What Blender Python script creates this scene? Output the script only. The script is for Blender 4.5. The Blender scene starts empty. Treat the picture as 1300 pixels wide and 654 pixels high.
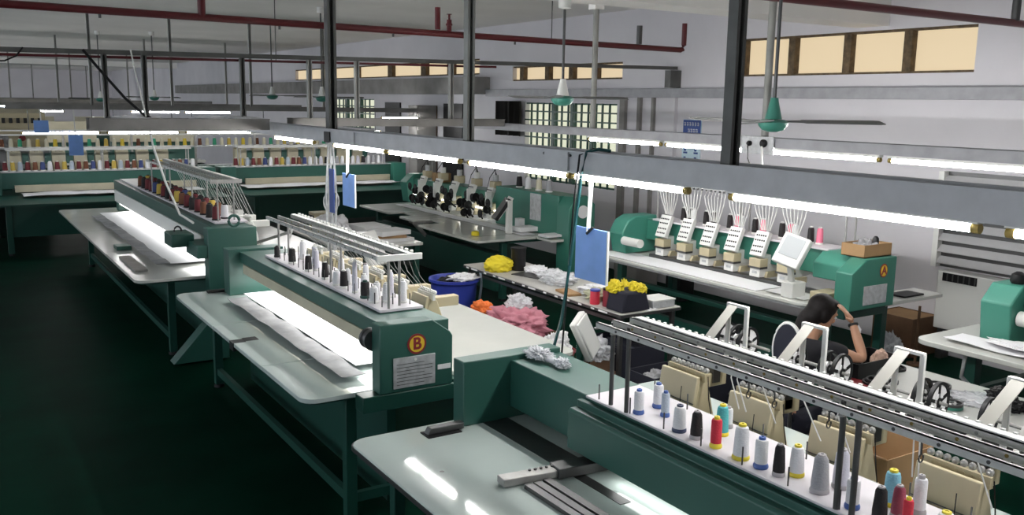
import bpy, bmesh, math, random
from mathutils import Vector, Matrix, noise
random.seed(7)
PI = math.pi
C = bpy.context.scene.collection

# ------------------------------------------------------------------ materials
MATS = {}
def mat(name, col, rough=.5, metal=0., emit=None, estr=0., spec=.5, noise_amt=0., nscale=8., bump=0., bscale=60., alpha=1., trans=0.):
    m = bpy.data.materials.new(name); m.use_nodes = True
    nt = m.node_tree; b = nt.nodes['Principled BSDF']
    c = (*col, 1)
    b.inputs['Base Color'].default_value = c
    b.inputs['Roughness'].default_value = rough
    b.inputs['Metallic'].default_value = metal
    b.inputs['Specular IOR Level'].default_value = spec
    if emit:
        b.inputs['Emission Color'].default_value = (*emit, 1); b.inputs['Emission Strength'].default_value = estr
    if alpha < 1: b.inputs['Alpha'].default_value = alpha
    if trans: b.inputs['Transmission Weight'].default_value = trans
    if noise_amt or bump:
        tc = nt.nodes.new('ShaderNodeTexCoord')
        if noise_amt:
            n = nt.nodes.new('ShaderNodeTexNoise'); n.inputs['Scale'].default_value = nscale; n.inputs['Detail'].default_value = 5
            nt.links.new(tc.outputs['Object'], n.inputs['Vector'])
            r = nt.nodes.new('ShaderNodeValToRGB')
            r.color_ramp.elements[0].position = .3; r.color_ramp.elements[1].position = .7
            r.color_ramp.elements[0].color = (*[max(0, v*(1-noise_amt)) for v in col], 1)
            r.color_ramp.elements[1].color = (*[min(1, v*(1+noise_amt)) for v in col], 1)
            nt.links.new(n.outputs['Fac'], r.inputs['Fac']); nt.links.new(r.outputs['Color'], b.inputs['Base Color'])
        if bump:
            n2 = nt.nodes.new('ShaderNodeTexNoise'); n2.inputs['Scale'].default_value = bscale; n2.inputs['Detail'].default_value = 4
            nt.links.new(tc.outputs['Object'], n2.inputs['Vector'])
            bp = nt.nodes.new('ShaderNodeBump'); bp.inputs['Strength'].default_value = bump; bp.inputs['Distance'].default_value = .01
            nt.links.new(n2.outputs['Fac'], bp.inputs['Height']); nt.links.new(bp.outputs['Normal'], b.inputs['Normal'])
    MATS[name] = m
    return m
LAMP_STR = 104.0
M_wall = mat('wall_paint', (.66, .64, .67), .85, noise_amt=.05, nscale=1.2)
M_ceil = mat('ceiling_paint', (.91, .89, .86), .9, noise_amt=.05, nscale=.8)
M_floor = mat('green_floor_paint', (.0015, .021, .012), .5, spec=.02, noise_amt=.3, nscale=1.5, bump=.05, bscale=8)
M_green = mat('green_enamel', (.017, .086, .066), .42, spec=.7, noise_amt=.08, nscale=3)
M_green_lit = mat('lit_green_enamel', (.034, .165, .120), .38, noise_amt=.06, nscale=3)  # same green enamel with light put into the colour, for the window-wall machines
M_mint = mat('mint_enamel', (.05, .22, .165), .42)
M_dgreen = mat('dark_green_enamel', (.010, .060, .045), .4)
M_table = mat('grey_green_laminate', (.56, .64, .61), .045, noise_amt=.04, nscale=2)
M_tabw = mat('pale_laminate', (.58, .59, .55), .16, noise_amt=.05, nscale=2)
M_edge = mat('black_table_edge', (.03, .03, .03), .5)
M_beige = mat('beige_casting', (.47, .41, .27), .45, noise_amt=.06, nscale=6)
M_cream = mat('cream_rail', (.50, .46, .34), .4, noise_amt=.1, nscale=4)
M_white = mat('white_enamel', (.74, .74, .71), .35)
M_plate = mat('pale_stand_plate', (.66, .63, .66), .45, noise_amt=.06, nscale=5)
M_steel = mat('steel', (.34, .335, .32), .38, .35, noise_amt=.12, nscale=20)
M_dsteel = mat('dark_steel', (.10, .10, .10), .4, .7)
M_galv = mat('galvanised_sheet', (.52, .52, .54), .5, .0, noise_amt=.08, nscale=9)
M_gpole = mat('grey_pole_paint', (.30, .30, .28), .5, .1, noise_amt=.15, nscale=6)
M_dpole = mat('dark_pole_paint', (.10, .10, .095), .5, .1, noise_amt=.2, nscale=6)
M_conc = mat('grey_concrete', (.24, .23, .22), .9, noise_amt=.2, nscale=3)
M_red = mat('red_pipe_paint', (.10, .006, .010), .4)
M_black = mat('black_plastic', (.009, .009, .010), .5, spec=.3)
M_rubber = mat('black_rubber', (.012, .012, .013), .7)
M_alu = mat('rail_aluminium', (.52, .52, .50), .4, .0, noise_amt=.08, nscale=20)
M_galv2 = mat('duct_grey', (.34, .34, .36), .55, .1, noise_amt=.12, nscale=7)
M_bplate = mat('bracket_plate_grey', (.42, .41, .37), .5)
M_tube = mat('tube_glow', (.9, .9, .9), .5, emit=(1., .985, .97), estr=LAMP_STR)
M_tubef = mat('far_tube_glow', (.9, .9, .9), .5, emit=(1., .985, .97), estr=45.0)
M_led2 = mat('weak_led_glow', (.9, .9, .9), .5, emit=(1., 1., .98), estr=4.0)
M_led = mat('led_glow', (.9, .9, .9), .5, emit=(1., 1., .98), estr=6.0)
M_pane = mat('lit_frosted_pane', (.12, .10, .07), .6, emit=(.74, .59, .38), estr=.95)
M_pane2 = mat('lit_green_pane', (.12, .12, .10), .6, emit=(.74, .76, .58), estr=.95)
M_cap = mat('brass_cap', (.30, .22, .06), .4, .3)
M_blue = mat('blue_board', (.21, .39, .84), .5, noise_amt=.06, nscale=10)
M_dblue = mat('blue_plastic', (.03, .05, .33), .4)
M_fan = mat('fan_green', (.045, .20, .155), .35)
M_blade = mat('fan_blade_grey', (.12, .12, .12), .5)
M_fabric = mat('white_cloth', (.76, .76, .78), .9, bump=.25, bscale=14)
M_gcloth = mat('grey_cloth', (.30, .30, .31), .9, noise_amt=.2, nscale=7, bump=.4, bscale=12)
M_pink = mat('pink_cloth', (.50, .20, .25), .9, bump=.5, bscale=14)
M_orange = mat('orange_cloth', (.70, .16, .03), .8)
M_yel = mat('yellow_cloth', (.68, .55, .02), .7, noise_amt=.1)
M_plastic = mat('clear_plastic_bag', (.75, .76, .79), .12, alpha=.72, noise_amt=.15, nscale=25)
M_card = mat('cardboard', (.30, .18, .085), .85, noise_amt=.1, nscale=6)
M_dcard = mat('dark_cardboard', (.14, .075, .04), .85, noise_amt=.15)
M_skin = mat('skin', (.50, .27, .17), .55, noise_amt=.05)
M_hair = mat('black_hair', (.008, .006, .006), .6, spec=.2, noise_amt=.4, nscale=30)
M_shirt = mat('black_shirt', (.010, .010, .014), .9, bump=.2, bscale=15)
M_trouser = mat('navy_trousers', (.010, .011, .022), .9)
M_paper = mat('white_paper', (.80, .80, .80), .8)
M_signb = mat('sign_blue', (.02, .06, .26), .5)
M_signw = mat('sign_pale', (.55, .70, .78), .6)
M_badgey = mat('badge_yellow', (.72, .50, .03), .5)
M_badger = mat('badge_red', (.22, .015, .02), .5)
M_name = mat('nameplate_grey', (.46, .47, .48), .4, .15, noise_amt=.2, nscale=25)
M_curt = mat('dark_drape', (.035, .032, .03), .9)
M_screen = mat('pale_screen', (.45, .47, .48), .12)
M_wood = mat('grey_board', (.30, .28, .26), .7, noise_amt=.15)
M_slat = mat('shutter_grey', (.5, .5, .51), .5, .1, noise_amt=.05)
THREAD = {}
for n, c in dict(white=(.76, .76, .78), black=(.015, .013, .014), grey=(.36, .36, .38), lilac=(.58, .57, .64), bluegrey=(.42, .48, .56), red=(.62, .035, .06), teal=(.08, .42, .44), skyblue=(.22, .50, .62), plum=(.30, .06, .10), maroon=(.13, .02, .025), brown=(.16, .06, .03), yellow=(.72, .55, .06), gold=(.55, .40, .08), pink=(.80, .20, .30), navy=(.05, .07, .2), cream=(.7, .66, .5), greent=(.05, .35, .2)).items():
    THREAD[n] = mat('thread_' + n, c, .8, bump=.3, bscale=120)
BASE = dict(blue=mat('spool_blue', (.06, .12, .36), .4), yellow=mat('spool_yellow', (.72, .60, .04), .4), grey=mat('spool_grey', (.38, .36, .37), .5),
            black=MATS['black_plastic'], white=MATS['white_enamel'], navy=mat('spool_navy', (.03, .045, .1), .4))

# ------------------------------------------------------------------ mesh helpers
class MB:
    def __init__(s): s.v = []; s.f = []; s.cut = []; s.soft = False
    def add(s, vs, fs):
        o = len(s.v); s.cut.append((o, len(s.f))); s.v += [tuple(v) for v in vs]; s.f += [[i + o for i in f] for f in fs]; return s
    def box(s, x0, x1, y0, y1, z0, z1):
        if x0 > x1: x0, x1 = x1, x0
        if y0 > y1: y0, y1 = y1, y0
        if z0 > z1: z0, z1 = z1, z0
        return s.add([(x0,y0,z0),(x1,y0,z0),(x1,y1,z0),(x0,y1,z0),(x0,y0,z1),(x1,y0,z1),(x1,y1,z1),(x0,y1,z1)],
                     [[0,3,2,1],[4,5,6,7],[0,1,5,4],[1,2,6,5],[2,3,7,6],[3,0,4,7]])
    def obox(s, c, sz, R):
        c = Vector(c); h = [q/2 for q in sz]; vs = []
        for z in (-1,1):
            for x, y in ((-1,-1),(1,-1),(1,1),(-1,1)): vs.append(c + R @ Vector((x*h[0], y*h[1], z*h[2])))
        return s.add(vs, [[0,3,2,1],[4,5,6,7],[0,1,5,4],[1,2,6,5],[2,3,7,6],[3,0,4,7]])
    def bar(s, a, b, w, h):
        a, b = Vector(a), Vector(b); d = b - a; L = d.length; d.normalize()
        upv = Vector((0,0,1)) if abs(d.z) < .9 else Vector((0,1,0))
        x = d.cross(upv).normalized(); z = x.cross(d)
        R = Matrix((x, d, z)).transposed()
        return s.obox((a+b)/2, (w, L, h), R)
    def cyl(s, a, b, r0, r1=None, n=12, cap=True):
        r1 = r0 if r1 is None else r1
        a, b = Vector(a), Vector(b); d = (b-a).normalized()
        t = Vector((0,0,1)) if abs(d.z) < .9 else Vector((1,0,0))
        x = d.cross(t).normalized(); y = d.cross(x)
        vs = []
        for p, r in ((a,r0),(b,r1)):
            for i in range(n):
                an = 2*PI*i/n; vs.append(p + x*(r*math.cos(an)) + y*(r*math.sin(an)))
        fs = [[i, (i+1)%n, n+(i+1)%n, n+i] for i in range(n)]
        fs = [f[::-1] for f in fs]
        if cap: fs += [list(range(n)), list(range(2*n-1, n-1, -1))]
        return s.add(vs, fs)
    def lathe(s, prof, c=(0,0,0), axis='z', n=16):
        vs = []; c = Vector(c)
        for r, h in prof:
            for i in range(n):
                an = 2*PI*i/n; x, y = r*math.cos(an), r*math.sin(an)
                p = {'z': (x,y,h), 'y': (x,h,-y), 'x': (h,x,y)}[axis]
                vs.append(c + Vector(p))
        fs = []
        for k in range(len(prof)-1):
            for i in range(n): fs.append([k*n+i, k*n+(i+1)%n, (k+1)*n+(i+1)%n, (k+1)*n+i])
        fs.append(list(range(n-1, -1, -1))); k = (len(prof)-1)*n; fs.append(list(range(k, k+n)))
        return s.add(vs, fs)
    def tube(s, pts, r, n=6):
        pts = [Vector(p) for p in pts]; vs = []
        for i, p in enumerate(pts):
            d = (pts[min(i+1, len(pts)-1)] - pts[max(i-1, 0)]).normalized()
            t = Vector((0,0,1)) if abs(d.z) < .95 else Vector((1,0,0))
            x = d.cross(t).normalized(); y = d.cross(x)
            for k in range(n):
                an = 2*PI*k/n; vs.append(p + x*(r*math.cos(an)) + y*(r*math.sin(an)))
        fs = []
        for i in range(len(pts)-1):
            for k in range(n): fs.append([i*n+(k+1)%n, i*n+k, (i+1)*n+k, (i+1)*n+(k+1)%n])
        fs += [list(range(n)), list(range(len(vs)-1, len(vs)-1-n, -1))]
        return s.add(vs, fs)
    def prism(s, poly, lo, hi, axis='z'):
        n = len(poly)
        def P(u, v, w): return {'z': (u,v,w), 'y': (u,w,v), 'x': (w,u,v)}[axis]
        vs = [P(u,v,lo) for u,v in poly] + [P(u,v,hi) for u,v in poly]
        fs = [list(range(n-1,-1,-1)), list(range(n, 2*n))] + [[i, (i+1)%n, n+(i+1)%n, n+i] for i in range(n)]
        return s.add(vs, fs)
    def each(s, name, m, parent, k=1, bevel=0.):
        """every k shapes added become one part of their own"""
        cuts = s.cut[::k] + [(len(s.v), len(s.f))]; out = []
        for (v0, f0), (v1, f1) in zip(cuts, cuts[1:]):
            q = MB(); q.v = s.v[v0:v1]; q.f = [[i-v0 for i in f] for f in s.f[f0:f1]]
            out.append(q.build(name, m, parent, bevel))
        return out
    def build(s, name, m, parent=None, bevel=0., smooth=True, off=None):
        me = bpy.data.meshes.new(name)
        o = bpy.data.objects.new(name, me); C.objects.link(o)
        d = Vector((0,0,0))
        if parent is not None:
            o.parent = parent; d = wpos(parent)
        if off is not None: d = Vector(off); o.location = d - (wpos(parent) if parent is not None else Vector((0,0,0)))
        me.from_pydata([tuple(Vector(v) - d) for v in s.v], [], s.f)
        bm = bmesh.new(); bm.from_mesh(me); bmesh.ops.recalc_face_normals(bm, faces=bm.faces); bm.to_mesh(me); bm.free()
        ms = m if isinstance(m, (list, tuple)) else [m]
        for q in ms: me.materials.append(q)
        if smooth:
            for p in me.polygons: p.use_smooth = True
            me.set_sharp_from_angle(angle=math.radians(170 if s.soft else 38))
        if bevel:
            b = o.modifiers.new('edge', 'BEVEL'); b.width = bevel; b.segments = 2; b.limit_method = 'ANGLE'; b.angle_limit = math.radians(40)
        return o
def wpos(o):
    p = Vector((0,0,0))
    while o is not None: p += o.location; o = o.parent
    return p
def rrect(x0, x1, y0, y1, r, corners=(1,1,1,1), n=5):
    """corner order: x0y0, x1y0, x1y1, x0y1"""
    out = []
    for (cx, cy, a0, k) in ((x0+r,y0+r,PI,0),(x1-r,y0+r,1.5*PI,1),(x1-r,y1-r,0,2),(x0+r,y1-r,.5*PI,3)):
        if corners[k]:
            for i in range(n+1): out.append((cx + r*math.cos(a0+i*PI/2/n), cy + r*math.sin(a0+i*PI/2/n)))
        else: out.append({0:(x0,y0),1:(x1,y0),2:(x1,y1),3:(x0,y1)}[k])
    return out
USED = {}
def tag(o, label, cat, group=None):
    o['label'] = label; o['category'] = cat
    if group: o['group'] = group
    USED.setdefault(label, []).append(o.name)
    return o
def thing(name, label, cat, loc=(0,0,0), group=None):
    o = bpy.data.objects.new(name, None); C.objects.link(o); o.location = loc; o.empty_display_size = .05
    return tag(o, label, cat, group)
def struct(o): o['kind'] = 'structure'; return o
def children(o): return list(o.children)
def copy_tree(o, parent=None):
    c = o.copy(); C.objects.link(c); c.parent = parent
    for ch in children(o): copy_tree(ch, c)
    return c
ONES = 'first second third fourth fifth sixth seventh eighth ninth tenth eleventh twelfth thirteenth fourteenth fifteenth sixteenth seventeenth eighteenth nineteenth'.split()
def nth(i):
    if i < 19: return ONES[i]
    i += 1
    t = {2:'twent', 3:'thirt', 4:'fort', 5:'fift', 6:'sixt', 7:'sevent', 8:'eight', 9:'ninet'}[i//10]
    return t + 'ieth' if i % 10 == 0 else t + 'y-' + ONES[i%10-1]
def text_obj(name, body, size, m, parent, loc, rot, depth=.002):
    cu = bpy.data.curves.new(name, 'FONT'); cu.body = body; cu.size = size; cu.align_x = 'CENTER'; cu.align_y = 'CENTER'; cu.extrude = depth; cu.offset = size*.032
    tmp = bpy.data.objects.new(name, cu); C.objects.link(tmp)
    bpy.context.view_layer.update()
    me = bpy.data.meshes.new_from_object(tmp.evaluated_get(bpy.context.evaluated_depsgraph_get()))
    bpy.data.objects.remove(tmp)
    o = bpy.data.objects.new(name, me); C.objects.link(o); me.materials.clear(); me.materials.append(m)
    o.parent = parent; o.location = Vector(loc) - wpos(parent); o.rotation_euler = rot
    return o
def crumple(c, size, seed, amp=.25, freq=2.2, sub=5, floor=None):
    bm = bmesh.new(); bmesh.ops.create_icosphere(bm, subdivisions=sub, radius=1)
    out = MB(); out.soft = True; off = Vector((seed*3.7, seed*1.3, -seed*2.1))
    for v in bm.verts:
        n = noise.noise(v.co*freq + off)*amp + noise.noise(v.co*freq*2.4 + off)*amp*.5 - abs(noise.noise(v.co*freq*1.7 - off))*amp*.9 - abs(noise.noise(v.co*freq*3.6 + off))*amp*.45
        p = v.co*(1+n)
        z = max(p.z, -.45)
        out.v.append((c[0]+p.x*size[0], c[1]+p.y*size[1], c[2]+(z+.45)*size[2]))
    bm.verts.index_update()
    out.f = [[v.index for v in f.verts] for f in bm.faces]
    bm.free(); return out
def sheet(xa, xb, ya, yb, z, nx, ny, fn, th=.004):
    """cloth: grid with height fn(x, y); closed slab of thickness th"""
    mb = MB(); top = []; 
    for j in range(ny+1):
        for i in range(nx+1):
            x = xa+(xb-xa)*i/nx; y = ya+(yb-ya)*j/ny; q = fn(x, y)
            if isinstance(q, tuple): top.append(q)
            else: top.append((x, y, z+q))
    n = len(top); W = nx+1
    vs = top + [(x,y,zz-th) for x,y,zz in top]; fs = []
    for j in range(ny):
        for i in range(nx):
            a = j*W+i; fs.append([a,a+1,a+1+W,a+W]); fs.append([n+a+W,n+a+1+W,n+a+1,n+a])
    for i in range(nx): fs.append([i+1,i,n+i,n+i+1]); a = ny*W+i; fs.append([a,a+1,n+a+1,n+a])
    for j in range(ny): a = j*W; fs.append([a,a+W,n+a+W,n+a]); a = j*W+nx; fs.append([a+W,a,n+a,n+a+W])
    return mb.add(vs, fs)

# ------------------------------------------------------------------ camera
F = 1146.8; yaw, pit, rol = [math.radians(v) for v in (32.514, 9.757, .9588)]
fw = Vector((math.sin(yaw)*math.cos(pit), math.cos(yaw)*math.cos(pit), -math.sin(pit)))
r0 = Vector((math.cos(yaw), -math.sin(yaw), 0)); u0 = r0.cross(fw)
rt = r0*math.cos(rol) + u0*math.sin(rol); up = -r0*math.sin(rol) + u0*math.cos(rol)
cam = bpy.data.cameras.new('camera'); cam.sensor_width = 36; cam.lens = F/1300*36; cam.clip_start = .05; cam.clip_end = 200
co = bpy.data.objects.new('camera', cam); C.objects.link(co)
co.matrix_world = Matrix(((rt.x, up.x, -fw.x, 0), (rt.y, up.y, -fw.y, 0), (rt.z, up.z, -fw.z, 2.6), (0,0,0,1)))
bpy.context.scene.camera = co

# ------------------------------------------------------------------ room shell
XW, YF, ZC = 9.0, 58.0, 4.0
struct(MB().box(-7, XW+.2, -3, YF, -.1, 0).build('floor', M_floor))
struct(MB().box(-7, XW+.2, -3, YF, ZC, ZC+.12).build('ceiling', M_ceil))
wr = MB()
def wall_with_holes(holes):
    ys = sorted({-3., YF} | {h[0] for h in holes} | {h[1] for h in holes})
    for a, b in zip(ys, ys[1:]):
        hs = sorted([(h[2], h[3]) for h in holes if h[0] <= a+1e-6 and h[1] >= b-1e-6]); z = 0.
        for lo, hi in hs:
            wr.box(XW, XW+.2, a, b, z, lo); z = hi
        wr.box(XW, XW+.2, a, b, z, ZC)
NEARW = (5.42, 8.75, 2.98, 3.46); MIDW = (11.05, 14.2, 2.98, 3.24); LOWW = (11.15, 13.75, 1.25, 2.6); FARW = (20.4, 23.2, 1.9, 2.62); FARU = (15.4, 26.0, 3.12, 3.42)
wall_with_holes([NEARW, MIDW, LOWW, FARW, FARU])
struct(wr.build('wall_right', M_wall, smooth=False))
struct(MB().box(-7, XW+.2, YF, YF+.2, 0, ZC).build('wall_far', M_wall))
struct(MB().box(-7.2, -7, -3, YF, 0, 1.2).box(-7.2, -7, -3, YF, 3.4, ZC).build('wall_left', M_wall))
struct(MB().box(-7, XW, -3.2, -3, 0, ZC).build('wall_back', M_wall))

def window(idx, rng, mull, pane_m, fm, nz=1, fw_=.05, label=None):
    y0, y1, z0, z1 = rng
    root = struct(MB().box(XW+.02, XW+.12, y0, y1, z0, z0+.025).box(XW+.02, XW+.12, y0, y1, z1-.025, z1).build('window_%d' % idx, fm))
    for y in mull:
        MB().box(XW+.0, XW+.14, y-fw_, y+fw_, z0+.02, z1-.02).build('mullion', fm, root)
    ys = [y0] + list(mull) + [y1]
    for a, b in zip(ys, ys[1:]):
        if b - a > .1: MB().box(XW+.09, XW+.10, a, b, z0+.02, z1-.02).build('pane', pane_m, root)
    return root
M_mull = mat('brown_mullion', (.11, .075, .04), .8, noise_amt=.5, nscale=14)
window(1, NEARW, [6.2, 6.98, 7.79, 8.6], M_pane, M_mull)
window(2, MIDW, [11.75, 12.4, 13.1, 13.9], M_pane, M_mull, fw_=.06)
w3 = window(3, LOWW, [11.8, 12.35, 12.9], M_pane2, M_dgreen, fw_=.04)
bars = MB()
for y in [11.15+.185*i for i in range(1, 14)]: bars.box(XW-.01, XW+.02, y-.012, y+.012, 1.25, 2.6)
for z in [1.25+.15*i for i in range(1, 9)]: bars.box(XW-.012, XW+.018, 11.15, 13.75, z-.012, z+.012)
bars.build('window_grille', M_dgreen, w3)
w4 = window(4, FARW, [21.3, 22.2], M_pane2, M_dgreen, fw_=.05)
bars = MB()
for y in [20.4+.28*i for i in range(1, 10)]: bars.box(XW-.01, XW+.02, y-.014, y+.014, 1.9, 2.62)
for z in (2.08, 2.26, 2.44): bars.box(XW-.012, XW+.018, 20.4, 23.2, z-.014, z+.014)
bars.build('window_grille', M_dgreen, w4)
window(5, FARU, [16.6, 17.8, 19.5, 21.5, 23.5], M_pane, M_mull, fw_=.12)
# wall duct at eye level, thick ledge farther on
struct(MB().box(XW-.10, XW, 1.0, 15.0, 2.70, 2.83).build('trim_1', M_galv2, bevel=.004))
struct(MB().box(XW-.35, XW, 15.0, 40., 2.74, 3.06).build('trim_2', M_conc))
struct(MB().box(XW-.06, XW, 10.9, 11.02, 0, 2.70).box(XW-.05, XW, 10.55, 10.62, 0, 2.7).box(XW-.05, XW, 10.25, 10.3, 0, 2.7).build('trim_3', M_conc))
struct(MB().box(XW-.06, XW, 9.78, 10.0, 0, 2.70).build('trim_4', M_wall))
# ceiling beams
for i, (x0_, y, zb) in enumerate(((4.3, 6.45, 3.5), (-7, 41.0, 3.78))):
    struct(MB().box(x0_, XW, y, y+.42, zb, ZC).build('ceiling_beam', M_ceil))
struct(MB().prism([(4.03,9.85),(4.75,10.95),(4.86,7.0),(4.03,7.0)], 3.72, ZC).build('ceiling_panel', M_ceil))

# ------------------------------------------------------------------ pipes, trays, poles
def pole(x, y, z0, z1, w, m, label, round_=False, group='hanging support poles'):
    mb = MB()
    if round_: mb.cyl((x,y,z0),(x,y,z1), w/2, n=12)
    else:
        # strut channel: web and two flanges with lips
        t = w*.14
        mb.box(x-w/2, x+w/2, y+w/2-t, y+w/2, z0, z1).box(x-w/2, x-w/2+t, y-w/2, y+w/2-t, z0, z1).box(x+w/2-t, x+w/2, y-w/2, y+w/2-t, z0, z1)
        mb.box(x-w/2+t, x-w*.2, y-w/2, y-w/2+t, z0, z1).box(x+w*.2, x+w/2-t, y-w/2, y-w/2+t, z0, z1)
    return tag(mb.build('support_pole', m, smooth=round_), label, 'pole', group)
def trough(a0, a1, c, w, z0, z1, axis):
    """open cable trough along an axis"""
    mb = MB(); t = .006
    def B(p0, p1, q0, q1, r0, r1):
        if axis == 'y': mb.box(q0, q1, p0, p1, r0, r1)
        else: mb.box(p0, p1, q0, q1, r0, r1)
    B(a0, a1, c-w/2, c+w/2, z0, z0+t); B(a0, a1, c-w/2, c-w/2+t, z0+t, z1); B(a0, a1, c+w/2-t, c+w/2, z0+t, z1)
    B(a0, a1, c-w/2-.014, c-w/2, z1-t, z1+.004); B(a0, a1, c+w/2, c+w/2+.014, z1-t, z1+.004)
    return mb
mt = thing('cable_tray', 'long grey metal cable tray running over the aisle toward the near corner', 'cable tray', (3.2, 6, 2.2))
trough(-.6, 12.5, 3.2, .17, 2.205, 2.325, 'y').build('tray_body', M_galv, mt)
jm = MB()
for y in (1.2, 4.4, 7.6, 10.8): jm.box(3.10, 3.113, y-.12, y+.12, 2.21, 2.32)
jm.each('joint_plate', M_galv, mt)
mb = MB()
for y in (1.2, 4.4):
    for s in (-.13, .13): mb.cyl((3.10, y+s, 2.30), (3.115, y+s, 2.30), .008, n=8)
mb.each('bolt', M_dsteel, mt)
wt = thing('cable_tray', 'white-lit cable tray above the machines beside the window wall', 'cable tray', (6.1, 6, 2.3))
trough(1.0, 11.6, 6.14, .16, 2.25, 2.33, 'y').build('tray_body', M_galv2, wt)
MB().box(6.07, 6.10, 1.0, 8.3, 2.262, 2.322).build('side_channel', M_galv2, wt)
ct = thing('cable_tray', 'dark cross tray carrying white cloths and cables between aisle lamps', 'cable tray', (4, 9.8, 2.3))
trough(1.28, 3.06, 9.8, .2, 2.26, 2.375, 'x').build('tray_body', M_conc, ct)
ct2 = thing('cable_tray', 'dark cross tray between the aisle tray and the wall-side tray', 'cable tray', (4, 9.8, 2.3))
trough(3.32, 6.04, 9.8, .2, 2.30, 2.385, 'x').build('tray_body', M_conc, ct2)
ot = thing('cable_tray', 'high dark steel channel under the ceiling ending at the window wall', 'cable tray', (4, 9.8, 3.05))
mb = MB()
x0, x1 = -3.0, 8.95
def oz(x): return 3.0 + (x-0)*.0125
for a, b in ((x0, x1),):
    for dy, dz, w, h in ((0, .018, .06, .008), (-.03, 0, .008, .045), (.03, 0, .008, .045)):
        mb.bar((a, 9.8+dy, oz(a)+dz), (b, 9.8+dy, oz(b)+dz), w, h)
mb.build('channel', M_dpole, ot)
MB().box(8.80, 9.0, 9.74, 9.86, 2.84, 3.08).build('wall_bracket', M_dpole, ot)
# tubes stored alongside the channel
tp = thing('fire_pipe', 'thin dark red pipe running just under the high steel channel', 'pipe', (2, 9.85, 3.0))
MB().bar((-3, 9.86, oz(-3)-.045), (6.0, 9.86, oz(6)-.045), .026, .026).build('pipe_run', M_red, tp)
for x in (-2, .5, 3.2, 5.6): MB().cyl((x, 9.86, oz(x)-.035), (x, 9.86, ZC), .005, n=6).build('hanger_rod', M_dsteel, tp)
for (y, z, lab, lamp) in ((16.9, 2.20, 'middle of the three far dark cross trays under the ceiling', 1), (24.5, 2.18, 'far dark cross tray hung before the grilled far window', 1), (34.0, 2.2, 'dark cross tray deep in the hall', 1), (50.0, 2.18, 'farthest dark cross tray at the end of the hall', 1)):
    t = thing('cable_tray', lab, 'cable tray', (4, y, z))
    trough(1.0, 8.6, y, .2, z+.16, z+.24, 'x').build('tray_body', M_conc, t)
fp = thing('fire_pipe', 'long red sprinkler pipe under the ceiling with an elbow rising at the window wall end', 'pipe', (4, 8.8, 3.3))
fz = lambda x: 3.335 - (x-.5)*.006
MB().cyl((-4, 8.8, fz(-4)), (8.10, 8.8, fz(8.1)), .034, n=14).build('pipe_run', M_red, fp)
mb = MB(); mb.tube([(8.08,8.8,fz(8.1)), (8.13,8.8,fz(8.1)+.012), (8.15,8.8,fz(8.1)+.06), (8.15,8.8,3.62)], .033, 12); mb.build('riser', M_red, fp)
MB().cyl((4.62,8.8,3.35), (4.62,8.8,3.58), .030, n=12).build('drop_pipe', M_red, fp)
mb = MB(); mb.cyl((4.76,8.8,3.32),(4.76,8.8,3.46), .027, n=10).cyl((4.76,8.8,3.46),(4.76,8.8,3.52), .012, n=8).cyl((4.76,8.8,3.515),(4.76,8.8,3.52), .03, n=10).cyl((4.76,8.8,3.40),(4.76,8.8,3.42), .036, n=10); mb.build('sprinkler_head', M_red, fp)
mb = MB(); mb.cyl((2.17,8.8,fz(2.2)),(2.17,8.8,3.62), .036, n=10); mb.build('drop_pipe', M_red, fp)
mb = MB(); mb.cyl((7.41,8.8,3.33),(7.41,8.8,3.55), .036, n=10); mb.build('pipe_hanger', M_dsteel, fp)
mb = MB()
for x in (1.3, 2.9, 4.1, 5.6): mb.cyl((x, 8.8, fz(x)-.065), (x, 8.8, fz(x)-.03), .012, n=8)
mb.each('drain_plug', M_dsteel, fp)
# hangers fixing the pipe to the ceiling
mb = MB()
for x in (-2, .6, 6.1): mb.cyl((x, 8.8, fz(x)), (x, 8.8, ZC), .006, n=6)
mb.each('hanger_rod', M_dsteel, fp)
fp2 = thing('fire_pipe', 'red sprinkler pipe above the big frosted window at the near end', 'pipe', (7, 4.8, 3.4))
MB().cyl((4.2, 4.8, 3.40), (9.0, 4.8, 3.40), .034, n=14).build('pipe_run', M_red, fp2)
MB().cyl((8.55, 4.8, 3.42), (8.55, 4.8, 3.75), .038, n=10).build('drop_pipe', M_dsteel, fp2)
mb = MB()
for x in (4.6, 8.55): mb.cyl((x, 4.8, 3.4), (x, 4.8, ZC), .006, n=6)
mb.each('hanger_rod', M_dsteel, fp2)

pole(3.2, 3.10, 2.2, ZC, .062, M_dpole, 'thick dark channel pole in front of the big frosted window, foot on the aisle tray')
pole(3.2, 8.25, 2.2, ZC, .085, M_dpole, 'dark channel pole on the aisle tray where the cable bundle drops')
pole(3.2, 5.62, 2.2, ZC, .058, M_gpole, 'grey channel pole on the aisle tray between two tall poles')
pole(6.14, 5.55, 2.28, ZC, .066, M_gpole, 'round grey pole right beside the nearest ceiling fan rod', True)
pole(6.14, 8.02, 2.28, 3.62, .062, M_gpole, 'grey pole on the wall-side tray beside the mint fan rod', True)
MB_ = MB().box(6.08, 6.20, 7.96, 8.08, 3.6, ZC)
o = bpy.data.objects.new('x', None); bpy.data.objects.remove(o)
tag(MB_.build('hanger_block', M_ceil), 'pale block fixing the pole by the mint fan to the ceiling', 'bracket')
for i, (x, m) in enumerate(((1.46, M_dpole), (1.83, M_dpole), (2.81, M_dpole), (3.55, M_gpole), (4.11, M_gpole), (5.33, M_gpole))):
    pole(x, 9.8, 2.30 if x > 3.2 else 2.27, oz(x)+.0, .05, m, '%s steel post along the cross tray, counted from the dark aisle side' % nth(i), group='posts between cross tray and high channel')
k = 0
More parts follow.
